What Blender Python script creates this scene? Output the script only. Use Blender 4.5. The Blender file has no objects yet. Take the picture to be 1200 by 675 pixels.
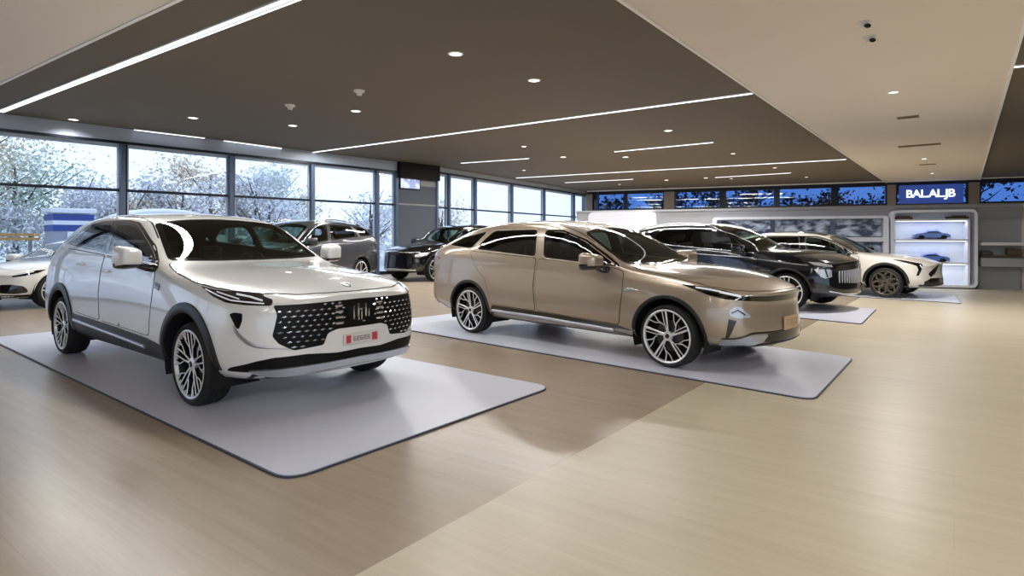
import bpy, bmesh, math, random
from mathutils import Vector, Matrix
from mathutils.bvhtree import BVHTree
from mathutils.geometry import delaunay_2d_cdt
random.seed(7)
C = bpy.context.scene.collection
PI = math.pi
# ------------------------------------------------------------------ survey
FOC, HOR, EYE = 700.0, 277.5, 1.42
CEIL, SLAB = 4.30, 4.22
EXPO, SKY, STRIP_W, DOWN_W, RIGHT_K = 0.4, 1.35, 28.0, 130.0, 1.1
def spot(px, py, z=0.0):
    """a measured photo point lying at height z -> a point in the hall"""
    t = (z - EYE) / (-(py - HOR) / FOC)
    return Vector(((px - 600) / FOC * t, t, z))
def on_wall(px, py, a, b):
    """a measured photo point lying on the vertical wall through a, b"""
    rx = (px - 600) / FOC
    d = b - a
    # rx*t = a.x + d.x*s ; t = a.y + d.y*s
    s = (rx * a.y - a.x) / (d.x - rx * d.y)
    t = a.y + d.y * s
    return Vector((rx * t, t, EYE - (py - HOR) / FOC * t))

# ------------------------------------------------------------------ tags
def tag(o, label=None, cat=None, group=None, kind=None):
    if label: o['label'] = label
    if cat: o['category'] = cat
    if group: o['group'] = group
    if kind: o['kind'] = kind
    return o
def empty(name, loc=(0, 0, 0), rz=0.0):
    o = bpy.data.objects.new(name, None); C.objects.link(o)
    o.location = loc; o.rotation_euler = (0, 0, rz); o.empty_display_size = .2
    return o
def struct(o):
    o['kind'] = 'structure'; return o
def kids(o): return [c for c in bpy.data.objects if c.parent == o]
def copy_tree(o, parent=None):
    c = o.copy(); C.objects.link(c); c.parent = parent
    for ch in kids(o):
        copy_tree(ch, c)
    return c

# ------------------------------------------------------------------ materials
def lin(c):
    return tuple(((v/255)/12.92 if v/255 <= .04045 else ((v/255+.055)/1.055)**2.4) for v in c) + (1,)
def mat(name, col, rough=.5, metal=0.0, coat=0.0, emit=None, es=0.0, spec=.5, bump=0.0, bscale=200, var=0.0, vscale=3.0, alpha=1.0):
    m = bpy.data.materials.new(name); m.use_nodes = True
    nt = m.node_tree; b = nt.nodes['Principled BSDF']
    c = lin(col)
    b.inputs['Base Color'].default_value = c
    b.inputs['Roughness'].default_value = rough
    b.inputs['Metallic'].default_value = metal
    b.inputs['Coat Weight'].default_value = coat
    b.inputs['Coat Roughness'].default_value = .03
    b.inputs['Specular IOR Level'].default_value = spec
    if emit:
        b.inputs['Emission Color'].default_value = lin(emit); b.inputs['Emission Strength'].default_value = es
    tc = nt.nodes.new('ShaderNodeTexCoord')
    if var > 0:
        n = nt.nodes.new('ShaderNodeTexNoise'); n.inputs['Scale'].default_value = vscale; n.inputs['Detail'].default_value = 3
        mx = nt.nodes.new('ShaderNodeMix'); mx.data_type = 'RGBA'
        mx.inputs[6].default_value = tuple(v*(1-var) for v in c[:3]) + (1,)
        mx.inputs[7].default_value = tuple(min(1, v*(1+var)) for v in c[:3]) + (1,)
        nt.links.new(tc.outputs['Object'], n.inputs['Vector'])
        nt.links.new(n.outputs['Fac'], mx.inputs[0]); nt.links.new(mx.outputs[2], b.inputs['Base Color'])
    if bump > 0:
        n2 = nt.nodes.new('ShaderNodeTexNoise'); n2.inputs['Scale'].default_value = bscale
        bp = nt.nodes.new('ShaderNodeBump'); bp.inputs['Strength'].default_value = bump; bp.inputs['Distance'].default_value = .002
        nt.links.new(tc.outputs['Object'], n2.inputs['Vector'])
        nt.links.new(n2.outputs['Fac'], bp.inputs['Height']); nt.links.new(bp.outputs['Normal'], b.inputs['Normal'])
    return m
def glass_mat(name, tint, gloss=.16, rough=.01):
    m = bpy.data.materials.new(name); m.use_nodes = True
    nt = m.node_tree; nt.nodes.clear()
    out = nt.nodes.new('ShaderNodeOutputMaterial')
    tr = nt.nodes.new('ShaderNodeBsdfTransparent'); tr.inputs['Color'].default_value = tuple(tint) + (1,)
    gl = nt.nodes.new('ShaderNodeBsdfGlossy'); gl.inputs['Roughness'].default_value = rough
    fr = nt.nodes.new('ShaderNodeFresnel'); fr.inputs['IOR'].default_value = 1.5
    ad = nt.nodes.new('ShaderNodeMath'); ad.operation = 'MULTIPLY_ADD'; ad.inputs[1].default_value = 1.0; ad.inputs[2].default_value = gloss
    mx = nt.nodes.new('ShaderNodeMixShader')
    ge = nt.nodes.new('ShaderNodeNewGeometry'); iv = nt.nodes.new('ShaderNodeMath'); iv.operation = 'SUBTRACT'; iv.inputs[0].default_value = 1.0
    ml = nt.nodes.new('ShaderNodeMath'); ml.operation = 'MULTIPLY'; ml.use_clamp = True
    nt.links.new(fr.outputs[0], ad.inputs[0]); nt.links.new(ge.outputs['Backfacing'], iv.inputs[1])
    nt.links.new(ad.outputs[0], ml.inputs[0]); nt.links.new(iv.outputs[0], ml.inputs[1]); nt.links.new(ml.outputs[0], mx.inputs[0])
    nt.links.new(tr.outputs[0], mx.inputs[1]); nt.links.new(gl.outputs[0], mx.inputs[2])
    nt.links.new(mx.outputs[0], out.inputs['Surface'])
    return m
def lamp_mat(name, col, s):
    return mat(name, col, emit=col, es=s)

M = dict(
    pearl=mat('pearl_white_paint', (230, 229, 226), rough=.27, metal=.06, coat=1),
    beige=mat('champagne_paint', (166, 150, 131), rough=.3, metal=.45, coat=1),
    navy=mat('midnight_blue_paint', (8, 12, 22), rough=.14, metal=.2, coat=1),
    ivory=mat('ivory_paint', (216, 211, 202), rough=.28, metal=.05, coat=1),
    graphite=mat('graphite_paint', (46, 48, 54), rough=.3, metal=.25, coat=1),
    black=mat('black_paint', (9, 9, 11), rough=.14, metal=.1, coat=1),
    sedan=mat('white_sedan_paint', (226, 224, 219), rough=.28, coat=1),
    trim=mat('satin_black_trim', (22, 23, 26), rough=.42),
    liner=mat('wheel_house_liner', (8, 8, 9), rough=.9),
    gloss=mat('gloss_black', (7, 7, 8), rough=.08, coat=.6),
    void=mat('matt_black_grille', (9, 9, 10), rough=.45, spec=.2),
    seam=mat('panel_gap', (16, 15, 15), rough=.9),
    chrome=mat('chrome', (226, 228, 232), rough=.14, metal=1),
    satin=mat('satin_silver', (196, 199, 206), rough=.28, metal=.85),
    rubber=mat('tyre_rubber', (20, 20, 21), rough=.75, bump=.2, bscale=90),
    alloy=mat('machined_alloy', (226, 226, 226), rough=.3, metal=.5),
    bronze=mat('dark_bronze_alloy', (92, 84, 74), rough=.35, metal=.6),
    rimdark=mat('dark_rim_barrel', (16, 16, 17), rough=.4, metal=.4),
    disc=mat('brake_disc_steel', (90, 90, 92), rough=.4, metal=.8),
    lens=mat('clear_lamp_lens', (198, 202, 208), rough=.22, metal=.35, coat=1),
    led=mat('daytime_light_bar', (232, 236, 242), rough=.2, emit=(235, 240, 250), es=.12),
    red=mat('red_plate_end', (190, 62, 84), rough=.5),
    plate=mat('plate_cream', (212, 205, 196), rough=.5),
    plategrey=mat('plate_print', (128, 122, 116), rough=.6),
    platetan=mat('plate_tan', (190, 158, 118), rough=.5, var=.25, vscale=40),
    taillamp=mat('tail_lamp_red', (120, 14, 16), rough=.1, coat=1),
    seat=mat('seat_leather', (34, 32, 32), rough=.55),
    cabin=mat('cabin_lining', (24, 24, 25), rough=.8),
    cabinlight=mat('light_seat_leather', (150, 146, 138), rough=.55),
    shield=glass_mat('windscreen_glass', (.42, .60, .48), gloss=.07),
    tint=glass_mat('dark_privacy_glass', (.10, .11, .11), gloss=.03),
    side=glass_mat('side_glass', (.50, .56, .56), gloss=.06),
    pane=glass_mat('window_pane', (.93, .97, 1.0), gloss=.01),
    bluepane=glass_mat('blue_tinted_pane', (.25, .39, .62), gloss=.02),
)
RD = math.radians

# ------------------------------------------------------------------ mesh helpers
def mesh_obj(name, bm, m, parent=None, smooth=True, mats=None, angle=None):
    me = bpy.data.meshes.new(name); bm.to_mesh(me); bm.free()
    for mm in (mats or [m]): me.materials.append(mm)
    if smooth:
        for p in me.polygons: p.use_smooth = True
        if angle is not None:
            me.set_sharp_from_angle(angle=RD(angle))
    o = bpy.data.objects.new(name, me); C.objects.link(o)
    if parent: o.parent = parent
    return o
def add_box(bm, c, s, rz=0.0, mi=0, rot=None, bevel=0.0):
    r = bmesh.ops.create_cube(bm, size=1.0)
    vs = r['verts']
    for v in vs: v.co = Vector((v.co.x*s[0], v.co.y*s[1], v.co.z*s[2]))
    fs = list({f for v in vs for f in v.link_faces})
    if bevel > 0:
        es = list({e for v in vs for e in v.link_edges})
        rb = bmesh.ops.bevel(bm, geom=es, offset=bevel, segments=2, profile=.6, affect='EDGES')
        fs = list({f for f in rb['faces']} | {f for f in fs if f.is_valid})
        vs = list({v for f in fs for v in f.verts})
    mtx = rot if rot is not None else Matrix.Rotation(rz, 4, 'Z')
    for v in vs: v.co = mtx @ v.co + Vector(c)
    for f in fs: f.material_index = mi
    return vs
def add_prism(bm, pts, z0, z1, mi=0):
    lo = [bm.verts.new((p[0], p[1], z0)) for p in pts]; hi = [bm.verts.new((p[0], p[1], z1)) for p in pts]
    n = len(pts); fs = [bm.faces.new(lo[::-1]), bm.faces.new(hi)]
    for i in range(n): fs.append(bm.faces.new((lo[i], lo[(i+1) % n], hi[(i+1) % n], hi[i])))
    for f in fs: f.material_index = mi
    return fs
def add_lathe(bm, prof, segs=48, axis='Y', mi=0, closed=False):
    rings = []
    for i in range(segs):
        a = 2*PI*i/segs; ca, sa = math.cos(a), math.sin(a); ring = []
        for (r, h) in prof:
            if axis == 'Y': co = (r*ca, h, r*sa)
            else: co = (r*ca, r*sa, h)
            ring.append(bm.verts.new(co))
        rings.append(ring)
    n = len(prof)
    for i in range(segs):
        a, b = rings[i], rings[(i+1) % segs]
        for j in range(n if closed else n-1):
            k = (j+1) % n
            f = bm.faces.new((a[j], b[j], b[k], a[k])); f.material_index = mi
def add_tube(bm, pts, r, segs=8, mi=0, caps=True):
    pts = [Vector(p) for p in pts]; rings = []
    up = Vector((0, 0, 1))
    for i, p in enumerate(pts):
        t = (pts[min(i+1, len(pts)-1)] - pts[max(i-1, 0)]).normalized()
        u = up.cross(t)
        if u.length < 1e-3: u = Vector((1, 0, 0)).cross(t)
        u.normalize(); w = t.cross(u)
        rr = r[i] if isinstance(r, (list, tuple)) else r
        rings.append([bm.verts.new(p + u*math.cos(2*PI*k/segs)*rr + w*math.sin(2*PI*k/segs)*rr) for k in range(segs)])
    for a, b in zip(rings, rings[1:]):
        for k in range(segs):
            f = bm.faces.new((a[k], a[(k+1) % segs], b[(k+1) % segs], b[k])); f.material_index = mi
    if caps:
        for rr_ in (rings[0][::-1], rings[-1]):
            f = bm.faces.new(rr_); f.material_index = mi
def fix(bm): bmesh.ops.recalc_face_normals(bm, faces=bm.faces)
def box_obj(name, c, s, m, rz=0, parent=None, bevel=0.0):
    bm = bmesh.new(); add_box(bm, c, s, rz, bevel=bevel); fix(bm)
    return mesh_obj(name, bm, m, parent, smooth=False)

def pchip(keys):
    xs = [k[0] for k in keys]; ys = [k[1] for k in keys]; n = len(xs)
    if n == 1: return lambda x: ys[0]
    h = [xs[i+1]-xs[i] for i in range(n-1)]; d = [(ys[i+1]-ys[i])/h[i] for i in range(n-1)]
    m = [d[0]] + [0 if d[i-1]*d[i] <= 0 else 2*d[i-1]*d[i]/(d[i-1]+d[i]) for i in range(1, n-1)] + [d[-1]]
    def f(x):
        if x <= xs[0]: return ys[0]
        if x >= xs[-1]: return ys[-1]
        i = 0
        while x > xs[i+1]: i += 1
        t = (x-xs[i])/h[i]
        return ((1+2*t)*(1-t)**2*ys[i] + t*(1-t)**2*h[i]*m[i] + t*t*(3-2*t)*ys[i+1] + t*t*(t-1)*h[i]*m[i+1])
    return f
def inside(p, poly):
    x, y = p; c = False; n = len(poly)
    for i in range(n):
        x1, y1 = poly[i]; x2, y2 = poly[(i+1) % n]
        if (y1 > y) != (y2 > y) and x < (x2-x1)*(y-y1)/(y2-y1)+x1: c = not c
    return c
def edge_dist(p, poly):
    best = 1e9; P = Vector(p)
    for i in range(len(poly)):
        a = Vector(poly[i]); b = Vector(poly[(i+1) % len(poly)]); ab = b-a
        t = max(0, min(1, (P-a).dot(ab)/max(ab.length_squared, 1e-12)))
        best = min(best, (P-(a+ab*t)).length)
    return best
def densify(poly, step, closed=True):
    out = []; n = len(poly)
    for i in range(n if closed else n-1):
        a = Vector(poly[i]); b = Vector(poly[(i+1) % n]); k = max(1, int((b-a).length/step+.5))
        for j in range(k): out.append(a.lerp(b, j/k))
    if not closed: out.append(Vector(poly[-1]))
    return out
def smooth_poly(poly, r=.04, closed=True, n=5):
    """round the corners of a polygon by radius-ish r"""
    out = []; N = len(poly)
    for i in range(N):
        p = Vector(poly[i])
        if not closed and i in (0, N-1): out.append(p); continue
        a = Vector(poly[i-1]); b = Vector(poly[(i+1) % N])
        da = min(r, (a-p).length*.45); db = min(r, (b-p).length*.45)
        A = p+(a-p).normalized()*da; B = p+(b-p).normalized()*db
        for k in range(n+1):
            t = k/n; out.append(A*(1-t)**2 + p*2*t*(1-t) + B*t*t)
    return out
def inset(poly, d):
    """shrink polygon by d (counter-clockwise or clockwise)"""
    N = len(poly); P = [Vector(p) for p in poly]
    area = sum(P[i].x*P[(i+1) % N].y-P[(i+1) % N].x*P[i].y for i in range(N))
    s = 1 if area > 0 else -1; out = []
    for i in range(N):
        a, p, b = P[i-1], P[i], P[(i+1) % N]
        e1 = (p-a); e2 = (b-p)
        if e1.length < 1e-9: e1 = e2
        if e2.length < 1e-9: e2 = e1
        n1 = Vector((-e1.y, e1.x)).normalized()*s; n2 = Vector((-e2.y, e2.x)).normalized()*s
        m = (n1+n2); l = max(m.length, .3); m = m/l
        out.append(p+m*(d/max(m.dot(n1), .5)))
    return out

# ------------------------------------------------------------------ car bodies
class Hull:
    """closed car body surface built from a station/row control cage"""
    def __init__(s, P, level=3):
        s.P = P
        f = {k: pchip(v) for k, v in P['curves'].items()}
        xs = P['stations']; nx = len(xs)
        nose = pchip(P['nose']); tail = pchip(P['tail'])
        x0n, x1t = P['nose_from'], P['tail_to']
        def half(x):
            wm, zb, wb, ze, we, zu = (f[k](x) for k in ('wm', 'zb', 'wb', 'ze', 'we', 'zu'))
            zs = zu+.10; zm = P.get('zm', .58)
            sh = P.get('shoulder', .0)
            g = lambda a, b, t: a+(b-a)*t
            rows = [(wm-.12, zu), (wm-.025, zs), (wm, g(zs, zm, .75)), (wm*.995-.005, g(zm, zb, .38)),
                    (g(wm, wb, .42)+sh, g(zm, zb, .80)), (wb+P.get('belt_out', .012), zb),
                    (g(wb, we, .42)+.022, g(zb, ze, .46)), (g(wb, we, .86)+.018, g(zb, ze, .88)), (we-.045, ze+.012)]
            return rows
        def warp(x, y, z, w):
            # nose / tail: plan bow and side lean
            t = min(1, abs(y)/max(w, 1e-3))
            a = max(0, min(1, (x-x0n)/(xs[-1]-x0n))); b = max(0, min(1, (x1t-x)/(x1t-xs[0])))
            a = a*a*(3-2*a); b = b*b*(3-2*b)
            x += a*(nose(z)+P['nose_bow']*(1-t**2.2)) - b*(tail(z)+P['tail_bow']*(1-t**2.2))
            return Vector((x, y, z))
        T = [1, .68, .34, 0, -.34, -.68, -1]
        grid = []      # per station: dict of (row, side)
        bm = bmesh.new(); V = {}
        for i, x in enumerate(xs):
            R = half(x); zc = f['zc'](x)
            w0 = max(r[0] for r in R)
            for k, (y, z) in enumerate(R):
                for sd in (1, -1):
                    V[i, k, sd] = bm.verts.new(warp(x, y*sd, z, w0))
            for j in range(1, 6):
                t = T[j]
                V[i, 'b', j] = bm.verts.new(warp(x, R[0][0]*t, R[0][1], w0))
                V[i, 't', j] = bm.verts.new(warp(x, R[8][0]*t, R[8][1]+(zc-R[8][1])*(1-t*t)**.8, w0))
            V[i, 'b', 0], V[i, 'b', 6] = V[i, 0, 1], V[i, 0, -1]
            V[i, 't', 0], V[i, 't', 6] = V[i, 8, 1], V[i, 8, -1]
        for i in range(nx-1):
            for k in range(8):
                bm.faces.new((V[i, k, 1], V[i, k+1, 1], V[i+1, k+1, 1], V[i+1, k, 1]))
                bm.faces.new((V[i, k, -1], V[i+1, k, -1], V[i+1, k+1, -1], V[i, k+1, -1]))
            for j in range(6):
                bm.faces.new((V[i, 't', j], V[i, 't', j+1], V[i+1, 't', j+1], V[i+1, 't', j]))
                bm.faces.new((V[i, 'b', j], V[i+1, 'b', j], V[i+1, 'b', j+1], V[i, 'b', j+1]))
        for i in (0, nx-1):
            x = xs[i]; R = half(x); w0 = max(r[0] for r in R)
            def g(k, j):
                if j == 0: return V[i, k, 1]
                if j == 6: return V[i, k, -1]
                if k == 0: return V[i, 'b', j]
                if k == 8: return V[i, 't', j]
                if (i, k, 'c', j) not in V:
                    y = R[k][0]*T[j]; z0 = R[k][1]
                    crown = (V[i, 't', j].co.z-R[8][1])*(k/8)**2
                    V[i, k, 'c', j] = bm.verts.new(warp(x, y, z0+crown, w0))
                    V[(i, k, 'c', j)] = V[i, k, 'c', j]
                return V[i, k, 'c', j]
            for k in range(8):
                for j in range(6):
                    q = (g(k, j), g(k+1, j), g(k+1, j+1), g(k, j+1))
                    bm.faces.new(q if i == nx-1 else q[::-1])
        bmesh.ops.recalc_face_normals(bm, faces=bm.faces)
        # crisp feature lines
        cl = bm.edges.layers.float.new('crease_edge')
        def crease(a, b, w):
            e = bm.edges.get((a, b))
            if e: e[cl] = w
        for (row, xa, xb, wgt) in P.get('crease_rows', []):
            for i in range(nx-1):
                if xs[i] >= xa-1e-6 and xs[i+1] <= xb+1e-6:
                    for sd in (1, -1): crease(V[i, row, sd], V[i+1, row, sd], wgt)
        for (i, row, wgt) in P.get('crease_caps', []):
            ii = i % nx
            for j in range(6):
                def gg(jj):
                    if jj == 0: return V[ii, row, 1]
                    if jj == 6: return V[ii, row, -1]
                    if row == 8: return V[ii, 't', jj]
                    return V[ii, row, 'c', jj]
                crease(gg(j), gg(j+1), wgt)
        me = bpy.data.meshes.new('cage'); bm.to_mesh(me); bm.free()
        o = bpy.data.objects.new('cage', me); C.objects.link(o)
        md = o.modifiers.new('s', 'SUBSURF'); md.levels = level; md.render_levels = level
        bpy.context.view_layer.update()
        dg = bpy.context.evaluated_depsgraph_get()
        s.mesh = bpy.data.meshes.new_from_object(o.evaluated_get(dg))
        bpy.data.objects.remove(o)
        b = bmesh.new(); b.from_mesh(s.mesh); b.normal_update()
        s.bvh = BVHTree.FromBMesh(b); b.free()
        s.cast_cache = {}
    def frame(s, a):
        if a == 'T': return Vector((0, 0, 1)), Vector((1, 0, 0)), Vector((0, 1, 0))
        r = RD(a); return Vector((math.cos(r), math.sin(r), 0)), Vector((-math.sin(r), math.cos(r), 0)), Vector((0, 0, 1))
    def cast(s, a, p):
        d, t, u = s.frame(a)
        o = t*p[0] + u*p[1] + d*8
        co, n, _, _ = s.bvh.ray_cast(o, -d)
        if co is None:
            # slide in to the nearest surface around the outline
            o2 = t*p[0] + u*p[1] + d*(4.3 if a not in (-90, 90, 'T') else 1.0)
            co, n, _, _ = s.bvh.find_nearest(o2)
        if n.dot(d) < 0: n = -n
        return co, n

def patch(h, name, a, poly, m, parent, holes=(), step=.05, off=.003, back=.012, mirror=False, raise_=0.0):
    poly = [Vector(p) for p in poly]
    bd = densify(poly, step); loops = [bd] + [densify(q, step) for q in holes]
    verts, edges = [], []
    for L in loops:
        k0 = len(verts); verts += L; edges += [(k0+i, k0+(i+1) % len(L)) for i in range(len(L))]
    x0, x1 = min(p.x for p in bd), max(p.x for p in bd); y0, y1 = min(p.y for p in bd), max(p.y for p in bd)
    nxg = max(1, int((x1-x0)/step)); nyg = max(1, int((y1-y0)/step))
    for i in range(1, nxg):
        for j in range(1, nyg):
            q = Vector((x0+(x1-x0)*i/nxg+(.11*step if j % 2 else -.11*step), y0+(y1-y0)*j/nyg))
            if inside(q, bd) and edge_dist(q, bd) > step*.35 and not any(inside(q, hh) or edge_dist(q, hh) < step*.35 for hh in loops[1:]):
                verts.append(q)
    r = delaunay_2d_cdt(verts, edges, [], 0, 1e-5)
    V2, F2 = r[0], r[2]
    out = []
    def build(sgn, nm):
        bm = bmesh.new(); vv, nn = [], []
        for p in V2:
            co, n = h.cast(a, p)
            co = co + n*off
            if sgn < 0: co = Vector((co.x, -co.y, co.z)); n = Vector((n.x, -n.y, n.z))
            vv.append(bm.verts.new(co)); nn.append(n)
        bm.verts.index_update()
        for f in F2:
            c = sum((V2[i] for i in f), Vector((0, 0)))/len(f)
            if inside(c, bd) and not any(inside(c, hh) for hh in loops[1:]):
                try: fc = bm.faces.new([vv[i] for i in f])
                except ValueError: continue
                fc.normal_update()
                if fc.normal.dot(nn[f[0]]) < 0: fc.normal_flip()
        nd = {v: n for v, n in zip(vv, nn)}
        for v in [v for v in bm.verts if not v.link_faces]: nd.pop(v, None); bm.verts.remove(v)
        if back > 0:
            be = [e for e in bm.edges if e.is_boundary]
            low = {}
            for e in be:
                for v in e.verts:
                    if v not in low: low[v] = bm.verts.new(v.co - nd[v]*back)
            for e in be:
                f0 = e.link_faces[0]; l = [l for l in f0.loops if l.edge == e][0]
                va, vb = l.vert, l.link_loop_next.vert
                bm.faces.new((vb, va, low[va], low[vb]))
        return mesh_obj(nm, bm, m, parent, True, angle=50)
    out.append(build(1, name))
    if mirror: out.append(build(-1, name))
    return out
def ribbon(h, name, a, line, w, hgt, m, parent, closed=False, step=.04, mirror=False, off=0.0, bev=.25, taper=None):
    pts = densify(line, step, closed); P = [h.cast(a, p) for p in pts]; n = len(P); res = []
    for sgn in ((1, -1) if mirror else (1,)):
        bm = bmesh.new(); rings = []
        for i in range(n):
            co, nm = P[i]
            A = P[(i-1) % n if closed else max(i-1, 0)][0]; B = P[(i+1) % n if closed else min(i+1, n-1)][0]
            t = (B-A)
            if t.length < 1e-6: t = Vector((1, 0, 0))
            t.normalize(); sd = nm.cross(t).normalized()
            ww = w if taper is None else w*taper(i/(n-1))
            ring = []
            for (u, v) in ((-.5, -.006), (-.5, hgt*(1-bev)), (-.5+bev*.5, hgt), (.5-bev*.5, hgt), (.5, hgt*(1-bev)), (.5, -.006)):
                c = co + sd*u*ww + nm*(v+off)
                if sgn < 0: c.y = -c.y
                ring.append(bm.verts.new(c))
            rings.append(ring)
        for i in range(n if closed else n-1):
            A, B = rings[i], rings[(i+1) % n]
            for k in range(5): bm.faces.new((A[k], A[k+1], B[k+1], B[k]))
        if not closed:
            bm.faces.new(rings[0]); bm.faces.new(rings[-1][::-1])
        fix(bm)
        res.append(mesh_obj(name, bm, m, parent, True, angle=60))
    return res

def cut_body(h, P):
    """body shell with open wheel arches and open window apertures"""
    bm = bmesh.new(); bm.from_mesh(h.mesh); bm.normal_update()
    arches = [(0.0, P['hub']), (P['wb']+P.get('arch_shift', 0), P['hub'])]; R = P['arch_r']
    kill = set()
    for f in bm.faces:
        c = f.calc_center_median()
        if abs(c.y) > .5:
            for (ax, az) in arches:
                if (c.x-ax)**2+(c.z-az)**2 < R*R and c.z < az+R: kill.add(f)
    side = [inset(smooth_poly(q, .06), .022) for q in P['windows']]
    top = inset(smooth_poly(P['shield'], .08), .025)
    back = inset(smooth_poly(P['rear_glass'], .08), .03) if P.get('rear_glass') else None
    snap = {}
    for f in bm.faces:
        if f in kill: continue
        c = f.calc_center_median(); n = f.normal
        if abs(n.y) > .3 and c.z > .75:
            for q in side:
                if all(inside((v.co.x, v.co.z), q) for v in f.verts):
                    kill.add(f)
                    for v in f.verts: snap[v] = ('S', q)
        if n.z > .15 and c.x > P['cowl_x']-1.4 and all(inside((v.co.x, v.co.y), top) for v in f.verts):
            kill.add(f)
            for v in f.verts: snap[v] = ('T', top)
        if back and n.x < -.1 and all(inside((-v.co.y, v.co.z), back) for v in f.verts):
            kill.add(f)
            for v in f.verts: snap[v] = ('B', back)
    bmesh.ops.delete(bm, geom=list(kill), context='FACES')
    def nearest(p, q):
        best, bp = 1e9, None; p = Vector(p)
        for i in range(len(q)):
            a, b = Vector(q[i]), Vector(q[(i+1) % len(q)]); ab = b-a
            t = max(0, min(1, (p-a).dot(ab)/max(ab.length_squared, 1e-12))); c = a+ab*t
            if (c-p).length < best: best, bp = (c-p).length, c
        return bp
    for v in bm.verts:
        if not v.is_boundary: continue
        if v in snap:
            k, q = snap[v]
            if k == 'S':
                p = nearest((v.co.x, v.co.z), q); co, _ = h.cast(-90, p); v.co = Vector((co.x, math.copysign(co.y, v.co.y), co.z))
            elif k == 'T':
                p = nearest((v.co.x, v.co.y), q); co, _ = h.cast('T', p); v.co = co
            continue
        for (ax, az) in arches:
            dx, dz = v.co.x-ax, v.co.z-az; d = math.hypot(dx, dz)
            if abs(v.co.y) > .5 and abs(d-R) < .07 and d > 1e-3:
                v.co.x = ax+dx/d*R; v.co.z = az+dz/d*R
    return bm

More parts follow.
